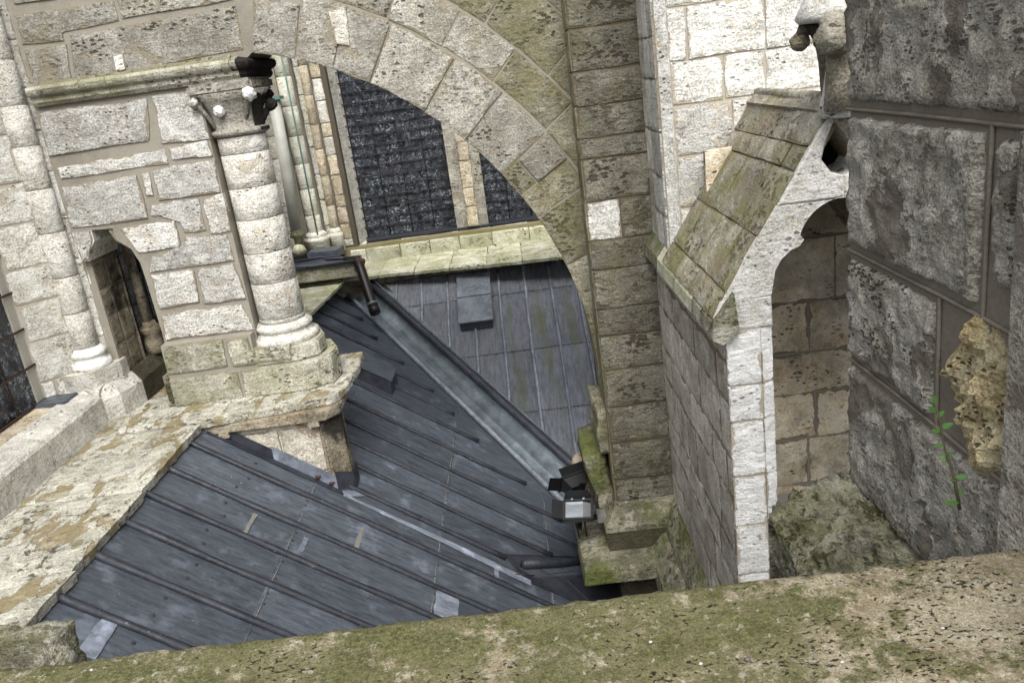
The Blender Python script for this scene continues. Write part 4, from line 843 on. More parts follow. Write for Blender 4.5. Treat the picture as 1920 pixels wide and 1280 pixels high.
# mullion
MU = frame((0, 11.60, 0), (1, 0, 0)); box('mullion_core', -.90, -.45, 11.62, 11.95, -2.0, 1.3, M['arch'], fa)
z = 1.3
while z > -1.95:
    hgt = R.uniform(.24, .42); zb = max(z - hgt, -1.97)
    stone([(-.86, zb), (-.74, zb), (-.74, z), (-.86, z)], MU, M['arch'], fa, gap=.004, back=.2, h=-.03); stone([(-.74, zb), (-.58, zb), (-.58, z), (-.74, z)], MU, M['tan'], fa, gap=.004, h=.03); stone([(-.58, zb), (-.49, zb), (-.49, z), (-.58, z)], MU, M['arch'], fa, gap=.004, back=.2, h=-.03); z = zb
# jamb splay right of the shafts
JS = frame((-2.36, 11.48, 0), (.15, .32, 0)); prism('jamb', [(0, -2.0), (.355, -2.0), (.355, 1.6), (0, 1.6)], JS, -.3, 0, M['column'], fa)
box('wall_core', -3.6, -2.30, 11.62, 12.2, -2.3, 2.4, M['mort'], fa)
def strip(x0, x1, y, mats, hs, name='stone', z0=-2.0, z1=2.2, lens=None):
    F = frame((0, y, 0), (1, 0, 0)); z = z1
    while z > z0 + .02:
        hgt = R.uniform(*hs); zb = max(z - hgt, z0)
        if lens and x1 - x0 > lens[1]:
            x = x0
            while x < x1 - .01:
                L = R.uniform(*lens); xe = x1 if x1 - (x + L) < .06 else x + L; stone([(x, zb), (xe, zb), (xe, z), (x, z)], F, M[R.choice(mats)], fa, gap=.004, h=.008); x = xe
        else: stone([(x0, zb), (x1, zb), (x1, z), (x0, z)], F, M[R.choice(mats)], fa, gap=.004, h=.008)
        z = zb
strip(-2.50, -2.36, 11.47, ['tan', 'left', 'tan'], (.16, .3)); box('wall_core', -2.50, -2.3, 11.475, 11.7, -2.1, 2.3, M['mortd'], fa)
def shaft(x, y, r, mat, label=None, jh=(.3, .42), z0=-1.72, base=True):
    z = 2.2
    while z > z0:
        hgt = R.uniform(*jh); zb = max(z - hgt, z0); lathe('shaft_drum', [(r - .005, zb + .002), (r, zb + .008), (r, z - .008), (r - .005, z - .002)], x, y, M[mat], fa, 14); z = zb
    if base: lathe('shaft_base', [(r * 1.7, z0 - .30), (r * 1.6, z0 - .12), (r * 1.75, z0 - .10), (r * 1.7, z0 - .06), (r * 1.35, z0 - .05), (r * 1.5, z0 - .03), (r * 1.3, z0), (r, z0 + .02)], x, y, M['fpale'], fa, 16)
shaft(-2.555, 11.36, .058, 'tan'); strip(-2.70, -2.60, 11.43, ['fpale', 'left'], (.3, .4)); box('wall_core', -2.72, -2.5, 11.44, 11.7, -2.1, 2.3, M['mort'], fa)
shaft(-2.80, 11.25, .10, 'fpale'); strip(-2.97, -2.88, 11.32, ['fpale'], (.3, .4)); box('wall_core', -3.0, -2.7, 11.33, 11.7, -2.1, 2.3, M['mort'], fa)
tube('thin_green_pipe', [(-2.745, 11.13, 1.5), (-2.745, 11.13, -.4), (-2.75, 11.13, -1.9)], .010, M['copper'], fa, 6)
strip(-3.25, -2.97, 11.20, ['fpale', 'left', 'wall'], (.25, .38), lens=(.14, .28)); box('wall_core', -3.6, -2.9, 11.21, 11.7, -2.1, 2.3, M['mort'], fa)
strip(-3.6, -3.25, 11.0, ['left', 'wall', 'fpale'], (.25, .38), lens=(.14, .3)); box('wall_core', -4.1, -3.24, 11.01, 11.7, -2.1, 2.3, M['mort'], fa)
shaft(-3.19, 11.0, .06, 'left', z0=-1.80)
# kerb under the windows
x = -2.42; 
for x0, x1 in [(-2.42, -2.20), (-2.20, -1.72), (-1.72, -1.30), (-1.30, -.88), (-.88, -.42), (-.42, .10), (.10, .6), (.6, 1.2)]:
    o = mk('kerb_block', [(x0 + .004, 11.42, -2.26), (x1 - .004, 11.42, -2.26), (x1 - .004, 11.42, -2.07), (x0 + .004, 11.42, -2.07), (x0 + .004, 11.50, -2.03), (x1 - .004, 11.50, -2.03), (x1 - .004, 11.78, -2.0), (x0 + .004, 11.78, -2.0)],
           [(0, 1, 2, 3), (3, 2, 5, 4), (4, 5, 6, 7), (1, 6, 5, 2), (0, 3, 4, 7)], M['yledge'] if x0 > -2.3 else M['fpale'], fa); bevel(o, .01, 1, .004)
box('wall_core', -2.5, 1.4, 11.44, 11.9, -2.4, -2.02, M['mortm'], fa)
box('lead_sill', -2.2, 1.2, 11.60, 11.84, -2.0, -1.975, M['leaddark'], fa)
box('wall_core', -5, 6, 11.95, 12.3, -6, 7, M['mortd'], fa)
# corner block under the box gutter
o = box('corner_block', -3.3, -2.16, 10.32, 10.9, -2.20, -2.03, M['plinth'], fa); bevel(o, .012, 2, .004)
for sx_, mt in ((-2.56, 'fpale'), ): pass

bg = thing('box_gutter', 'small dark lead gutter box on the corner block beside the shafts', 'gutter', (-2.7, 10.4, -2.0))
slabpoly('gutter_pan', [(-3.25, 10.30), (-2.78, 10.29), (-2.70, 10.33), (-2.18, 10.31), (-2.14, 10.42), (-2.3, 10.75), (-3.25, 10.95)], -2.03, -2.00, M['lead'], bg, .006)
tube('gutter_rim', [(-3.25, 10.29, -1.985), (-2.80, 10.28, -1.97), (-2.72, 10.30, -1.99), (-2.16, 10.28, -1.985)], .018, M['leaddark'], bg, 8)
tube('gutter_rim', [(-3.05, 10.60, -1.965), (-2.62, 10.60, -1.95), (-2.54, 10.56, -1.975), (-2.10, 10.46, -1.98)], .020, M['leaddark'], bg, 8)
slabpoly('back_flashing', [(-2.86, 10.78), (-2.44, 10.74), (-2.40, 11.02), (-2.86, 11.05)], -2.0, -1.90, M['lead'], bg, .01)
rp_ = thing('rainwater_pipe', 'short black pipe from the corner dropping into the valley gutter', 'pipe', (-2.06, 10.2, -2.05))
tube('pipe', [(-2.30, 10.44, -1.99), (-2.16, 10.38, -2.0), (-2.10, 10.30, -2.04), (-2.07, 10.24, -2.15), (-1.96, 9.95, -2.50), (-1.935, 9.90, -2.57)], [.045, .055, .062, .062, .062, .06], M['pipeblack'], rp_, 14)
tube('pipe_collar', [(-2.13, 10.33, -2.005), (-2.04, 10.30, -2.03)], .05, M['rust'], rp_, 12); tube('pipe_shoe', [(-1.955, 9.94, -2.52), (-1.93, 9.88, -2.60)], .069, M['pipeblack'], rp_, 14); tube('pipe_ring', [(-1.965, 9.96, -2.485), (-1.957, 9.945, -2.505)], .071, M['leadg'], rp_, 14)
dp = thing('downpipe', 'grey painted downpipe with algae on the pale corner of the far wall', 'pipe', (-2.98, 10.95, -1.9))
tube('pipe', [(-2.90, 10.93, .07), (-2.93, 10.93, -.8), (-2.97, 10.93, -1.62)], .075, M['zinc'], dp, 18); tube('pipe_foot', [(-2.97, 10.93, -1.60), (-2.97, 10.93, -1.68), (-2.96, 10.92, -1.72), (-2.96, 10.9, -1.86)], [.08, .10, .06, .05], M['base'], dp, 14)
o = box('pipe_hopper', -3.05, -2.80, 10.84, 11.05, .06, .10, M['copper'], dp)
o = blob('pipe_boss', (-2.96, 10.85, -1.86), (.09, .08, .08), M['yledge'], dp, 2, .2)
slabpoly('drip_tray', [(-3.12, 10.72), (-2.86, 10.72), (-2.86, 10.98), (-3.12, 10.98)], -1.99, -1.92, M['black'], dp, .02)

# ------------------------------------------------------------------ pilaster at the arch foot (Y=6.2)
pl = thing('pilaster', 'tall narrow grey weathered stone pilaster with stepped green base', 'pilaster', (.76, 6.4, -4.0))
PF = frame((0, 6.2, 0), (1, 0, 0)); PX0, PX1 = .50, 1.0
prism('pilaster_core', [(PX0 + .004, -4.2), (PX1, -4.2), (PX1, 2.2), (PX0 + .004, 2.2)], PF, -.9, 0, M['mortd'], pl)
zz = [2.2, 1.9, 1.6, 1.33, 1.05, .80, .52, .23, -.06, -.30, -.53, -.68, -.99, -1.29, -1.52, -1.83, -2.06, -2.34, -2.66, -2.98, -3.32, -3.53]
for i, (a, b) in enumerate(zip(zz, zz[1:])):
    if i == 12: stone([(PX0, b), (.755, b), (.755, a), (PX0, a)], PF, M['wall'], pl, gap=.006, h=.006, label='pale repair stone'); stone([(.755, b), (PX1, b), (PX1, a), (.755, a)], PF, M['pil'], pl, gap=.006)
    else: stone([(PX0, b), (PX1, b), (PX1, a), (PX0, a)], PF, M['pil'], pl, gap=.006, h=.012, jit=.007)
LFp = frame((PX0, 6.5, 0), (0, -1, 0))   # left cheek, U toward the camera
for i, (a, b) in enumerate(zip(zz[6:], zz[7:])): stone([(-.35, b), (.30, b), (.30, a), (-.35, a)], LFp, M['archmoss'], pl, gap=.005, h=.006)
def basemould(name, prof, mat, jit=.004):
    path = resample([(.50, 7.3), (.50, 6.2), (1.0, 6.2), (1.0, 4.2)], .22); return extrude_path(name, prof, [tuple(p) for p in path], mat, pl, jit=jit)
# path direction: down -Y then +X then -Y : outward must face -X/-Y
def bm_seg(name, a, b, prof, mat, jit=.003):
    path = resample([a, b], .15); return extrude_path(name, prof, [tuple(p) for p in path], mat, pl, jit=jit)
# path turned so that the outside lies on the right-hand side of travel
full = [(1.0, 4.2), (1.0, 6.2), (.50, 6.2), (.50, 7.3)]
def wrap(name, prof, mat, path=((.50, 7.4), (.50, 6.2), (1.0, 6.2)), jit=.004):
    P = resample(path, .16); o = extrude_path(name, [(d, z) for d, z in prof], [tuple(p) for p in P], mat, pl, jit=jit, smooth=False); return o
# travelling -Y: right side is -X ; travelling +X: right side is -Y  -> outside is right
wrap('base_weathering', [(0.0, -3.50), (.018, -3.535), (.05, -3.60), (.12, -3.70), (.125, -3.745), (0.0, -3.76)], M['base'])
wrap('base_course', [(0.0, -3.745), (.115, -3.745), (.112, -3.93), (0, -3.93)], M['darkbase'])
wrap('base_ledge', [(0, -3.925), (.20, -3.925), (.345, -3.955), (.36, -4.06), (.32, -4.09), (0, -4.09)], M['base'], jit=.010)
rough_box('broken_stone', .41, .53, 6.30, 6.9, -3.12, -2.72, M['archmoss'], pl, 8, .03, 9, .1); rough_box('broken_stone', .31, .5, 6.35, 7.0, -3.80, -3.15, M['base'], pl, 10, .035, 7, .15, 3, (-.10, 0)); rough_box('broken_stone', .20, .45, 6.75, 7.1, -3.75, -3.45, M['tan'], pl, 8, .03, 7, .15, 6)
box('lower_pier', .46, 1.4, 6.1, 7.5, -7, -4.085, M['darkbase'], pl)

# ------------------------------------------------------------------ main buttress pier: bright front, streaked flank
bp2 = thing('buttress_pier', 'massive pale buttress pier with brown streaked flank behind the gable', 'buttress', (1.8, 5.0, -4))
SF = frame((0.99, 6.2, 0), (0, -1, 0))        # flank facing -X, U toward camera (0 at Y=6.2)
CH = .06
prism('flank_core', [(0, -5.0), (2.085, -5.0), (2.085, -1.30), (0, -1.30)], SF, -.2, 0, M['mort'], bp2); prism('flank_core', [(0, -1.3), (.70 - CH, -1.3), (.70 - CH, 2.2), (0, 2.2)], SF, -.4, 0, M['mort'], bp2)
rs_ = random.Random(5)
for p in courses(0, 2.085, -4.9, -1.33, [.27, .24, .33, .25, .36, .22, .3], (.28, .7), rs_): stone(p, SF, M['side'], bp2, gap=.005, h=.008, relief=.003)
for p in courses(.0, .26, -1.33, 2.2, [.3, .26, .34], (.3, .4), rs_): stone(p, SF, M['side'], bp2, gap=.004, h=.006)
for p in courses(.265, .70 - CH, -1.33, 2.2, [.3, .26, .34], (.4, .5), rs_): stone(p, SF, M['wall'], bp2, gap=.004, h=.016)
CF = frame((1.0, 5.5 + CH, 0), (1, -1, 0)); prism('chamfer', [(0, -1.5), (CH * 1.414, -1.5), (CH * 1.414, 2.2), (0, 2.2)], CF, -.1, .006, M['bwall'], bp2)
BFr = frame((1.0 + CH, 5.5, 0), (1, 0, 0))
prism('front_core', [(0, -1.6), (2.4, -1.6), (2.4, 2.2), (0, 2.2)], BFr, -.6, 0, M['mortl'], bp2)
bl = [([0, .17, 2.2], .25, -.07 + .0), ]
rows = [(.95, .62, [.0, .4, 1.1, 2.2]), (.62, .25, [.0, .55, 1.3, 2.2]), (.25, -.07, [.0, .12, .61, 1.4, 2.2]), (-.07, -.34, [.0, .34, .60, 1.1, 2.2]), (-.34, -.66, [.0, .38, 1.0, 2.2]), (-.66, -1.0, [.0, .32, .9]), (-1.0, -1.34, [.0, .28, .7]), (1.3, .95, [0, .7, 1.5, 2.2]), (1.65, 1.3, [0, .5, 1.2, 2.2])]
for a, b, us in rows:
    for u, u2 in zip(us, us[1:]): stone([(u, b), (u2, b), (u2, a), (u, a)], BFr, M['bwall'], bp2, gap=.006, h=.010)
# base ledges wrapped along the flank
def flank_ledge(name, prof, mat):
    P = resample([(1.0, 6.19), (1.0, 4.15)], .2); return extrude_path(name, prof, [tuple(p) for p in P], mat, bp2, jit=.003)
flank_ledge('base_ledge', [(0, -3.50), (.02, -3.54), (.11, -3.70), (.12, -3.80), (0, -3.80)], M['base'])
flank_ledge('base_ledge', [(0, -3.80), (.13, -3.80), (.15, -3.81), (.26, -3.95), (.27, -4.15), (0, -4.2)], M['base'])
box('pier_core', 1.05, 3.4, 5.55, 7.2, -6, 2.2, M['mortd'], bp2)

# ------------------------------------------------------------------ gabled aedicule (front plane Y=4.1)
ga = thing('gabled_niche', 'white stone gabled niche with cusped arch and mossy pitched stone roof', 'niche', (1.6, 4.6, -3.3))
GF = frame((0, 4.1, 0), (1, 0, 0)); GC = 1.61; AP = -.36; EA = (.955, -1.36)
def mirror(p): return [(2 * GC - x, z) for x, z in p]
# gable slab with trefoil opening: built as left half + right half
def arc(cx_, cz_, r, a0, a1, n): return [(cx_ + r * math.cos(math.radians(a0 + (a1 - a0) * i / n)), cz_ + r * math.sin(math.radians(a0 + (a1 - a0) * i / n))) for i in range(n + 1)]
lower = [(1.235, -1.42), (1.236, -1.25), (1.255, -1.13), (1.29, -1.07), (1.34, -1.03), (1.385, -1.015)]
cusp = [(1.405, -.985), (1.392, -.965)]
upper = arc(GC, -1.03, .235, 168, 90, 8)
inner = lower + cusp + upper
outerL_ = [(GC, -.33), (1.50, -.46), (1.30, -.76), (1.13, -1.02), (.975, -1.27), (.94, -1.33), (.95, -1.375), (.985, -1.40), (.985, -1.42)]
hole = [(1.57 + .04, -.40), (1.52, -.52), (1.50, -.60), (1.53, -.66), (GC, -.69)]
# split into stones by level so that the joints of the photo are real joints
def gab(poly, d0=-.34, d1=.0, mat='gable'):
    pb_ = poly if area(poly) > 0 else poly[::-1]; lim = -.322 - .085
    pb_ = clip(clip(pb_, -1.515, 1, lim - 1.515 * GC), 1.515, 1, lim + 1.515 * GC)
    if len(pb_) > 2: prism('gable_stone', pb_, GF, d0, -.034, M[mat], ga)
    d0 = -.034
    o = prism('gable_stone', poly if area(poly) > 0 else poly[::-1], GF, d0, d1, M[mat], ga); bm = bmesh.new(); bm.from_mesh(o.data)
    bmesh.ops.bevel(bm, geom=[e for e in bm.edges if abs((e.verts[0].co - e.verts[1].co).y) < 1e-4 and e.verts[0].co.y + origin(ga).y < 4.11], offset=.008, segments=1, affect='EDGES', clamp_overlap=True)
    bm.to_mesh(o.data); bm.free(); return o
j1 = -.80   # joint across the gable
top_ = [(GC, -.322), (1.497, -.455), (1.280, j1 + .004), (1.56, j1 + .004), (GC, j1 + .004), (GC, -.69), (1.545, -.665), (1.50, -.60), (1.52, -.52), (1.575, -.40), (GC, -.38)]
leftlow = [(1.274, j1), (1.127, -1.018), (.972, -1.268), (1.0, -1.252), (1.0, -1.25), (1.233, -1.25), (1.255, -1.13), (1.29, -1.07), (1.34, -1.03), (1.385, -1.015), (1.405, -.985), (1.392, -.965)] + upper[:-1] + [(GC - .045, -.797), (GC - .045, j1)]
leftlow = [p for p in leftlow if p != (1.0, -1.252) and p != (1.0, -1.25)]
kneel = [(.97, -1.256), (1.232, -1.256), (1.235, -1.42), (.985, -1.42), (.985, -1.395), (.945, -1.37), (.93, -1.34)]
for P_ in (top_, leftlow, kneel): gab(P_); gab(mirror(P_))
gab([(GC - .042, j1), (GC + .042, j1), (GC + .042, -.796), (GC - .042, -.796)], mat='bwall')
prism('gable_back', [(1.3, -.75), (1.92, -.75), (GC, -.36)], GF, -.36, -.30, M['blackcrust'], ga)  # black backing makes the gable hole read dark
# pillar stones
WJ = [-1.42, -1.73, -1.94, -2.27, -2.58, -2.9, -3.3]
for i, (a, b) in enumerate(zip(WJ, WJ[1:])):
    for sgn in (0, 1):
        q = [(.985, b + .003), (1.167, b + .003), (1.167, a - .003), (.985, a - .003)]; q2 = [(1.17, b + .004), (1.235, b + .004), (1.235, a - .004), (1.17, a - .004)]
        if sgn: q, q2 = mirror(q), mirror(q2)
        stone(q, GF, M['white'], ga, gap=.002, h=.004, back=.02, jit=.003)
        if not sgn: stone([(0, b), (.075, b), (.075, a), (0, a)], frame((1.168, 4.10, 0), (.068, .03, 0)), M['white'], ga, gap=.002, h=.004, jit=.002)
box('pillar_core', .998, 1.164, 4.101, 5.3, -5, -1.40, M['mortl'], ga); box('pillar_core', 1.160, 1.232, 4.145, 5.3, -5, -1.40, M['white'], ga); box('pillar_core', 1.99, 2.2, 4.11, 4.5, -5, -1.40, M['mortl'], ga)
# roof slopes
RS = math.hypot(GC - .93, 1.36 - .33); ang = math.atan2(1.03, GC - .93)
rU = Vector((0, -1, 0)); 
RF = (Vector((GC, 4.08, -.318)), Vector((0, 1, 0)), Vector((-math.cos(ang), 0, -math.sin(ang))), Vector((-math.sin(ang), 0, math.cos(ang))))   # u back, v down slope
def rf(poly, mat='groof', h=.02, gap=.004, **k):
    O, U, V, N = RF
    if area(poly) > 0: pass
    # winding: U x V should equal N for outward faces
    Wl = (O, V, U, N) if V.cross(U).dot(N) > 0 else (O, U, V, N); pp = [(b, a) for a, b in poly] if Wl[1] is V else poly
    return stone(pp, Wl, M[mat], ga, name='roof_stone', h=h, gap=gap, back=.05, **k)
prism('roof_core', [(.08, .0), (1.41, 0), (1.41, RS), (.08, RS)], (RF[0], RF[1], RF[2], RF[3]), -.06, -.002, M['mort'], ga)
prism('roof_core', [(0, .0), (1.4, 0), (1.4, RS + .02), (0, RS + .02)], (RF[0], RF[1], Vector((math.cos(ang), 0, -math.sin(ang))), Vector((math.sin(ang), 0, math.cos(ang)))), -.10, .01, M['groof'], ga)
vrow = [0, .27, .40, .76, 1.08, RS]
usp = [[.035, .5, 1.42], [.035, .28, .7, 1.42], [.035, .38, .85, 1.42], [.035, .30, .72, 1.42], [.035, .22, .6, 1.0, 1.42]]
for (a, b), us in zip(zip(vrow, vrow[1:]), usp):
    for u, u2 in zip(us, us[1:]):
        rf([(u, a), (u2, a), (u2, b), (u, b)], mat='groof')
# drip band along the eave
for u0_, u1_, mt in [(-.03, .5, 'coping'), (.5, 1.15, 'yledge'), (1.15, 1.6, 'yledge'), (1.6, 2.10, 'base')]:
    O = Vector((.93, 4.08, -1.36)); 
    vs = []
    for u in (u0_ + .003, u1_ - .003):
        for dx, dz in ((0.10, .155), (-.015, .0), (-.02, -.085), (.03, -.115), (.12, -.06)): vs.append((O.x + dx, O.y + u, O.z + dz))
    mk('drip_stone', vs, [(0, 5, 6, 1), (1, 6, 7, 2), (2, 7, 8, 3), (3, 8, 9, 4), (0, 1, 2, 3, 4), (9, 8, 7, 6, 5)], M[mt], ga)
rl_ = tube('ridge', [(GC, 4.10, -.325), (GC, 5.5, -.325)], .03, M['groof'], ga, 8)
# niche interior
NF = frame((0, 5.32, 0), (1, 0, 0)); prism('niche_back', [(1.2, -3.4), (2.6, -3.4), (2.6, -.5), (1.61, -.5), (1.2, -1.12)], NF, -.1, 0, M['mort'], ga)
nb = [(-.62, -.9, [1.2, 1.9, 2.5]), (-.9, -1.27, [1.2, 1.75, 2.5]), (-1.27, -1.70, [1.2, 2.02, 2.5]), (-1.70, -2.06, [1.2, 1.84, 2.5]), (-2.06, -2.36, [1.2, 2.3, 2.5]), (-2.36, -2.70, [1.2, 1.88, 2.5]), (-2.70, -3.06, [1.2, 1.82, 2.5]), (-3.06, -3.3, [1.2, 2.0, 2.5])]
for a, b, us in nb:
    for u, u2 in zip(us, us[1:]): stone([(u, b), (u2, b), (u2, a), (u, a)], NF, M['niche'], ga, gap=.006, h=.006, jit=.006)
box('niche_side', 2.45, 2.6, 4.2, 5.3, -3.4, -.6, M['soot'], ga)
box('niche_floor', 1.22, 2.3, 4.0, 5.4, -3.3, -3.12, M['plaster'], ga)
# arch vault inside
lathe_pts = [(GC + .42 * math.cos(math.radians(a)), -1.15 + .42 * math.sin(math.radians(a))) for a in range(0, 181, 15)]
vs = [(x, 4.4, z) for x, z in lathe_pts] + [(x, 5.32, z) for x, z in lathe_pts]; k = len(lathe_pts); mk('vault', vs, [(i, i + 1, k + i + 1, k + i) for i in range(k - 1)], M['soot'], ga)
# finial
FX, FY = GC - .03, 4.02
lathe('finial_stem', [(.13, -.40), (.11, -.30), (.095, -.18), (.09, -.05), (.10, .0), (.13, .03)], FX + .03, FY + .06, M['gable'], ga, 16, jit=.003)
def fcrocket(dx, dy, mat, seed, s=1.0):
    d = Vector((dx, dy, 0)).normalized(); b = Vector((FX + .03, FY + .06, 0))
    pts = [b + d * .06 + Vector((0, 0, -.36)), b + d * .075 + Vector((0, 0, -.25)), b + d * .085 + Vector((0, 0, -.15)), b + d * .10 + Vector((0, 0, -.05)), b + d * .13 + Vector((0, 0, .01)), b + d * .18 + Vector((0, 0, .015)), b + d * .20 + Vector((0, 0, -.03))]
    tube('finial_leaf', pts, [.075 * s, .064 * s, .057 * s, .057 * s, .062 * s, .06 * s, .045 * s], M[mat], ga, 14)
    blob('finial_knob', pts[-1] + Vector((0, 0, -.01)), (.075 * s, .075 * s, .07 * s), M[mat], ga, 3, .2, 2.2, seed)
fcrocket(-.60, -.85, 'groof', 2, 1.15); fcrocket(-1.25, .5, 'soot', 5, .62); fcrocket(1, -.3, 'gable', 9); fcrocket(.6, .9, 'gable', 11)
lathe('finial_cap', [(.12, .03), (.21, .035), (.225, .055), (.20, .10), (.165, .18), (.13, .30), (.11, .5)], FX + .04, FY + .08, M['gable'], ga, 18, jit=.007)

# ------------------------------------------------------------------ floodlights
def floodlight(loc, rx, rz, label, src=None):
    t = thing('floodlight', label, 'floodlight', loc, 'floodlights at the foot of the pilaster')
    def pb(name, pts, mat, par=t, th=.012):
        c = [Vector(p) for p in pts]; n_ = (c[1] - c[0]).cross(c[3] - c[0]).normalized(); v = c + [q - n_ * th for q in c]
        me = bpy.data.meshes.new(name); me.from_pydata([tuple(q) for q in v], [], [(0, 1, 2, 3), (7, 6, 5, 4), (0, 4, 5, 1), (1, 5, 6, 2), (2, 6, 7, 3), (3, 7, 4, 0)]); me.materials.append(mat)
        o = bpy.data.objects.new(name, me); COL.objects.link(o); o.parent = par; return o
    a, b = .12, .09
    # local: glass faces +Z
    hs = mkl('housing', [(-a, -b, 0), (a, -b, 0), (a, b, 0), (-a, b, 0), (-a * .6, -b * .6, -.10), (a * .6, -b * .6, -.10), (a * .6, b * .6, -.10), (-a * .6, b * .6, -.10)], [(4, 7, 6, 5), (0, 4, 5, 1), (1, 5, 6, 2), (2, 6, 7, 3), (3, 7, 4, 0)], M['black'], t)
    for x0, x1, y0, y1 in [(-a - .01, a + .01, -b - .012, -b + .008), (-a - .01, a + .01, b - .008, b + .012), (-a - .01, -a + .01, -b, b), (a - .01, a + .01, -b, b)]: 
        v, f = box_vf(x0, x1, y0, y1, -.005, .014); mkl('bezel', v, f, M['black'], t)
    pb('lens', [(-a + .012, -b + .012, .004), (a * .35, -b + .012, .004), (a * .35, b - .012, .004), (-a + .012, b - .012, .004)], M['lens'], th=.003)
    pb('reflector', [(a * .35, -b + .012, .003), (a - .012, -b + .012, -.03), (a - .012, b - .012, -.03), (a * .35, b - .012, .003)], M['steel'], th=.003)
    pb('barn_door', [(-a, -b - .01, .01), (a, -b - .01, .01), (a * 1.15, -b - .07, .06), (-a * 1.15, -b - .07, .06)], M['black'], th=.004)
    pb('barn_door', [(-a, b + .01, .01), (a, b + .01, .01), (a * .8, b + .03, .11), (-a * .8, b + .03, .11)], M['black'], th=.004)
    pb('barn_door', [(a + .01, -b, .01), (a + .01, b, .01), (a + .04, b * 1.1, .13), (a + .04, -b * 1.1, .13)], M['black'], th=.004)
    pb('barn_door', [(-a - .01, -b, .01), (-a - .01, b, .01), (-a - .10, b, .05), (-a - .10, -b, .05)], M['black'], th=.004)
    v, f = box_vf(-.02, .02, -b - .03, b + .03, -.125, -.112); mkl('yoke', v, f, M['black'], t)
    for x in (-.05, .05): v, f = box_vf(x - .008, x + .008, b + .0, b + .02, .01, .022); mkl('latch', v, f, M['steel'], t)
    t.rotation_euler = (rx, 0, rz); return t
def mkl(name, vs, fs, mat, parent):
    me = bpy.data.meshes.new(name); me.from_pydata([tuple(v) for v in vs], [], fs); me.materials.append(mat); o = bpy.data.objects.new(name, me); COL.objects.link(o); o.parent = parent; return o
floodlight((.175, 6.28, -3.60), math.radians(28), math.radians(-8), 'black floodlight with its pale glass facing up beside the mossy ledge')
f2 = floodlight((.17, 6.62, -3.50), math.radians(-62), math.radians(25), 'black floodlight with open flaps turned away toward the roof')
bk = thing('floodlight_bracket', 'black steel bracket with thin legs under the floodlights', 'bracket', (.3, 6.4, -3.7))
o = box('arm', .10, .56, 6.33, 6.38, -3.75, -3.72, M['black'], bk); box('clamp', .33, .45, 6.22, 6.36, -3.72, -3.66, M['steel'], bk)
tube('leg', [(.14, 6.34, -3.73), (.20, 6.5, -4.36)], .008, M['black'], bk, 6); tube('leg', [(.22, 6.34, -3.73), (.24, 6.5, -4.39)], .008, M['black'], bk, 6); tube('cable', [(.16, 6.6, -3.58), (.18, 6.5, -3.70), (.24, 6.36, -3.72)], .006, M['black'], bk, 6)

# ------------------------------------------------------------------ near pier on the right (face X=1.03)
npier = thing('near_pier', 'dark pitted stone pier close by at the right edge of view', 'pier', (1.4, 2.0, -1.6))
NFm = frame((1.03, 2.6, 0), (0, -1, 0))     # u = 2.6 - Y, facing -X
prism('mortar', [(.006, -2.6), (1.9, -2.6), (1.9, 1.2), (.006, 1.2)], NFm, -.9, -.008, M['mortn'], npier)
q = lambda y0, y1, z0, z1: [(2.6 - y0, z0), (2.6 - y1, z0), (2.6 - y1, z1), (2.6 - y0, z1)]
ST = [(q(2.6, 1.50, -.225, .30), 60, 30), (q(2.6, 1.84, -.66, -.25), 46, 28), (q(2.6, 2.035, -1.03, -.69), 34, 26), (q(2.6, 1.5, -1.5, -1.055), 56, 28), (q(2.0, 1.68, -1.03, -.69), 18, 24), (q(1.80, 1.70, -.60, -.26), 8, 22), (q(2.6, 1.3, .32, .9), 40, 20), (q(2.6, 1.5, -2.1, -1.52), 40, 20)]
for i, (qq, nu, nv) in enumerate(ST):
    if i == 4: continue
    relief_quad('stone', qq, NFm, nu, M['near'], npier, amp=.010, fall=.016, h=.008, gap=.005, freq=15, seed=i * 3.1, jag=.008, rows=nv)
# skewed course joint stones for the sloping joints
# hollow with broken ochre stone
n1_, n2_ = 26, 30; vs = []
for j in range(n2_ + 1):
    for i in range(n1_ + 1):
        s, t = i / n1_ * 2 - 1, j / n2_ * 2 - 1; u = .79 + s * .135; v = -.875 + t * .20; rr_ = math.hypot(s, t); X = Vector((u, v, 3))
        edge = 1 - max(0, rr_ - .8 + .3 * noise.noise(X * 8)) * 5; edge = max(0, min(1, edge))
        vs.append(Vector((1.03 + .012 * (1 - edge) - .012 * edge - .030 * edge * noise.fractal(X * 14, .5, 2, 6), 2.6 - u, v)))
fs = [(j * (n1_ + 1) + i, j * (n1_ + 1) + i + 1, (j + 1) * (n1_ + 1) + i + 1, (j + 1) * (n1_ + 1) + i) for j in range(n2_) for i in range(n1_)]
mk('broken_stone', vs, fs, M['ochre'], npier, smooth=False, label='crumbling ochre stone where the face broke away')
# joint beads standing slightly proud
for pts in ([(2.6, -.238), (2.2, -.236), (1.84, -.238), (1.5, -.24)], [(2.6, -.675), (2.3, -.675), (2.0, -.675), (1.68, -.68)], [(2.6, -1.045), (2.3, -1.04), (2.0, -1.04), (1.62, -1.045)]):
    tube('joint_bead', [(1.033, y, z) for y, z in pts], [.006] * len(pts), M['mortn'], npier, 6, caps=False)
tube('joint_bead', [(1.033, 2.02, -.68), (1.034, 2.02, -1.04)], .006, M['mortn'], npier, 6, caps=False); tube('joint_bead', [(1.033, 1.82, -.24), (1.034, 1.825, -.68)], .006, M['mortn'], npier, 6, caps=False)
box('return_face', 1.0, 1.06, 1.2, 1.665, -1.6, -.24, M['near'], npier)

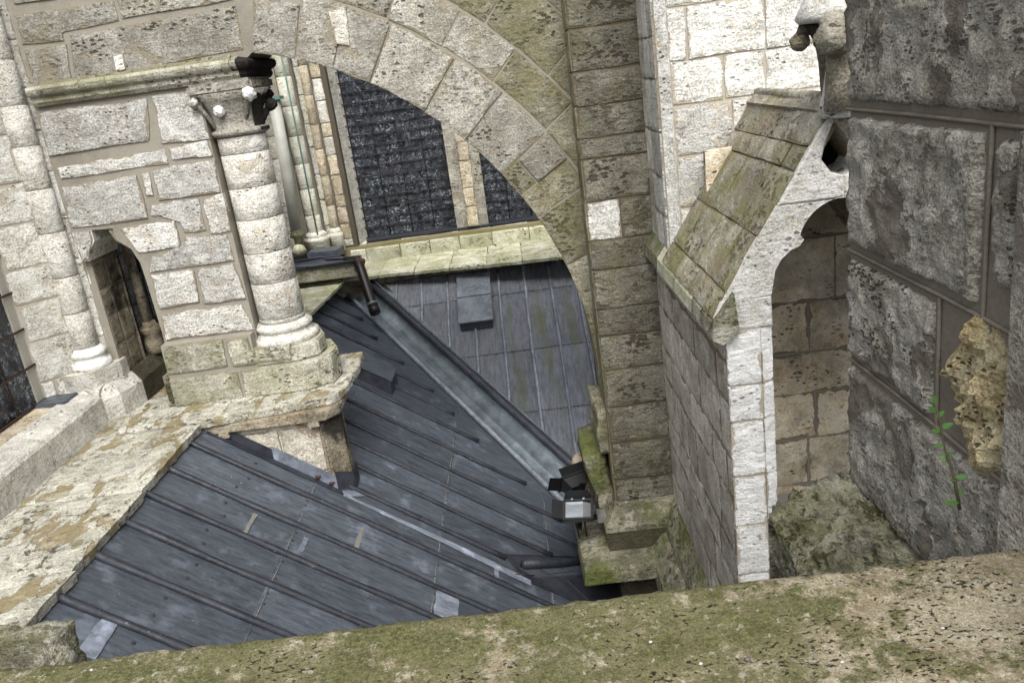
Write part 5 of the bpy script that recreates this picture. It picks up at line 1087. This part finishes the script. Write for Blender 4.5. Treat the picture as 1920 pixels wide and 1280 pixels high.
# mossy coping stone beside the near pier
cp_ = thing('coping_stone', 'rough dark mossy coping stone jutting out beside the near pier', 'coping stone', (.9, 2.4, -1.6))
nu, nv = 90, 110; vs = []
for j in range(nv + 1):
    for i in range(nu + 1):
        s, t = i / nu, j / nv     # s from ridge (0) to outer lip (1) ; t from far (0) to near (1)
        y = 2.61 - t * .78; 
        if s < .18: x = 1.06 - s / .18 * .09; z = -1.475 - t * .05
        elif s < .75: k = (s - .18) / .57; x = .97 - k * .225; z = -1.475 - t * .05 - k * .125
        else: k = (s - .75) / .25; x = .745 + k * .03; z = -1.60 - t * .05 - k * .3
        X = Vector((x, y, z)); dd = noise.fractal(X * 11, .5, 2, 4) * .020 + noise.fractal(X * 30, .5, 2, 3) * .013 - max(0, noise.noise(X * 26 + Vector((9, 9, 9))) - .12) * .11
        vs.append((x - dd * .6, y + (noise.noise(X * 14) * .014 if j == 0 else 0), z + dd))
fs = [(j * (nu + 1) + i, (j + 1) * (nu + 1) + i, (j + 1) * (nu + 1) + i + 1, j * (nu + 1) + i + 1) for j in range(nv) for i in range(nu)]
base = len(vs); ring = [i for i in range(nu + 1)]
for r in ring: v = vs[r]; vs.append((v[0], v[1] + .01, -1.95))
fs += [(ring[i], ring[i + 1], base + i + 1, base + i) for i in range(nu)]
mk('coping_body', vs, fs, M['coping'], cp_, smooth=True)

# ------------------------------------------------------------------ parapet
pp = thing('parapet', 'broad moss and lichen covered stone parapet across the bottom', 'parapet', (-.2, 1.3, -1.9))
bounds = [-1.9, 1.035]
for bi in range(1):
    x0, x1 = bounds[bi] + .0008, bounds[bi + 1] - .0008; nx = int((x1 - x0) / .008); ny = 80; vs = []
    for j in range(ny + 1):
        for i in range(nx + 1):
            x = x0 + (x1 - x0) * i / nx; t = j / ny; X = Vector((x, t * .66, 1.0))
            if t < .88: y = .95 + t / .88 * .645; z = -1.14
            else: k = (t - .88) / .12; y = 1.595 + .010 * math.sin(min(1, k * 2) * 1.57); z = -1.14 - .25 * k * k
            W3 = Vector((x, y, z)); f1 = noise.fractal(W3 * 9, .6, 2, 6); f2_ = noise.fractal(W3 * 60, .5, 2, 3)
            z += f1 * .0055 + f2_ * .0016
            if y > 1.56: y += noise.fractal(Vector((x, 0, 0)) * 14, .7, 2, 6) * .010 + noise.fractal(W3 * 35, .6, 2, 3) * .003; z -= max(0, y - 1.575) * .35
            ds = min(x - x0, x1 - x) 
            vs.append((x, y, z))
    fs = [(j * (nx + 1) + i, j * (nx + 1) + i + 1, (j + 1) * (nx + 1) + i + 1, (j + 1) * (nx + 1) + i) for j in range(ny) for i in range(nx)]
    mk('coping_slab', vs, fs, M['parapet'], pp, smooth=True)
box('parapet_core', -1.9, 1.03, .98, 1.585, -3.0, -1.17, M['coping'], pp)
# dark rough block at the parapet's left end
eb = thing('rough_block', 'dark rough weathered block at the lower left corner of view', 'stone block', (-1.6, 1.9, -1.5))
bm = bmesh.new(); bmesh.ops.create_cube(bm, size=1.0); bmesh.ops.subdivide_edges(bm, edges=bm.edges[:], cuts=26, use_grid_fill=True)
vs = []
for v in bm.verts:
    p = Vector((-1.66 + v.co.x * .50, 1.86 + v.co.y * .42, -1.62 + v.co.z * .62)); 
    ax = [abs(v.co.x), abs(v.co.y), abs(v.co.z)]; ax.sort(); rnd_ = max(0, ax[1] - .36) * .14
    d = v.co.normalized(); p -= Vector((d.x, d.y, d.z)) * rnd_ * 1.4; p += d * (noise.fractal(p * 7, .55, 2, 6) * .028); vs.append(p)
fs = [tuple(v.index for v in f.verts) for f in bm.faces]; bm.free(); mk('block_body', vs, fs, M['coping'], eb, smooth=True)
# pebbles and grit on the parapet
for i, (x, y, s, l) in enumerate([(.155, 1.42, .004, 'small pale pebble on the parapet near the middle of its mossy part'), (.33, 1.335, .007, 'rust brown grain of gravel lying on the parapet'), (-1.08, 1.545, .004, 'flat buff chip at the left end of the parapet'), (.50, 1.30, .004, 'white chip at the front of the parapet on the bare stone'), (.72, 1.36, .004, 'pale flake among the pits at the right of the parapet'), (.24, 1.34, .004, 'grey pebble beside the rust brown grain')]):
    o = blob('pebble', (x, y, -1.14 + s * .6), (s, s * .8, s * .6), M['pebble'] if i != 1 else M['rustpatch'], None, 2, .4, 2, i); top(o, l, 'pebble', 'bits of gravel on the parapet')

# ------------------------------------------------------------------ sapling
sp2 = thing('sapling', 'thin green sapling with a few leaves growing before the near pier', 'plant', (.985, 1.80, -1.15))
tube('stem', [(.985, 1.80, -1.16), (.975, 1.81, -1.08), (.962, 1.84, -1.0), (.955, 1.85, -.94), (.95, 1.86, -.90)], [.0042, .0038, .0032, .0024, .0014], M['stem'], sp2, 6)
def leaf(c, d, L, wd):
    d = Vector(d).normalized(); s = d.cross(Vector((-.35, -.5, .8))).normalized(); n_ = s.cross(d); pts = []; c = Vector(c)
    for t, ww in ((0, .05), (.25, .8), (.5, 1.0), (.75, .7), (1, .02)):
        for sg in (-1, 0, 1): pts.append(c + d * (L * t) + s * (sg * wd * ww) + n_ * (-.15 * L * t * t + (.0 if sg else -.12 * wd)))
    fs = [(i * 3 + j, i * 3 + j + 1, i * 3 + j + 4, i * 3 + j + 3) for i in range(4) for j in (0, 1)]; mk('leaf', pts, fs, M['leaf'], sp2, smooth=True)
for lc, ld, ll in [((.98, 1.805, -1.12), (.8, .3, .4), .022), ((.968, 1.83, -1.04), (-.7, .4, .5), .024), ((.965, 1.835, -1.025), (.9, .1, .2), .02), ((.952, 1.855, -.93), (.6, -.2, .8), .022)]: leaf(lc, ld, ll, ll * .3)
leaf((.975, 1.81, -1.075), (.7, -.5, .25), .030, .008); leaf((.975, 1.81, -1.08), (-.6, -.7, .3), .024, .007); leaf((.985, 1.80, -1.14), (-1, -.2, .25), .045, .007); leaf((.962, 1.84, -1.0), (-1, -.1, .1), .026, .006)
leaf((.955, 1.85, -.96), (.8, -.4, .6), .035, .008); leaf((.952, 1.86, -.92), (-.8, .0, .8), .028, .007); leaf((.95, 1.86, -.90), (-.3, 0, 1), .028, .006); leaf((.956, 1.85, -.965), (-.9, -.3, .2), .026, .008)

for o in bpy.data.objects:
    if '_w' in o: del o['_w']
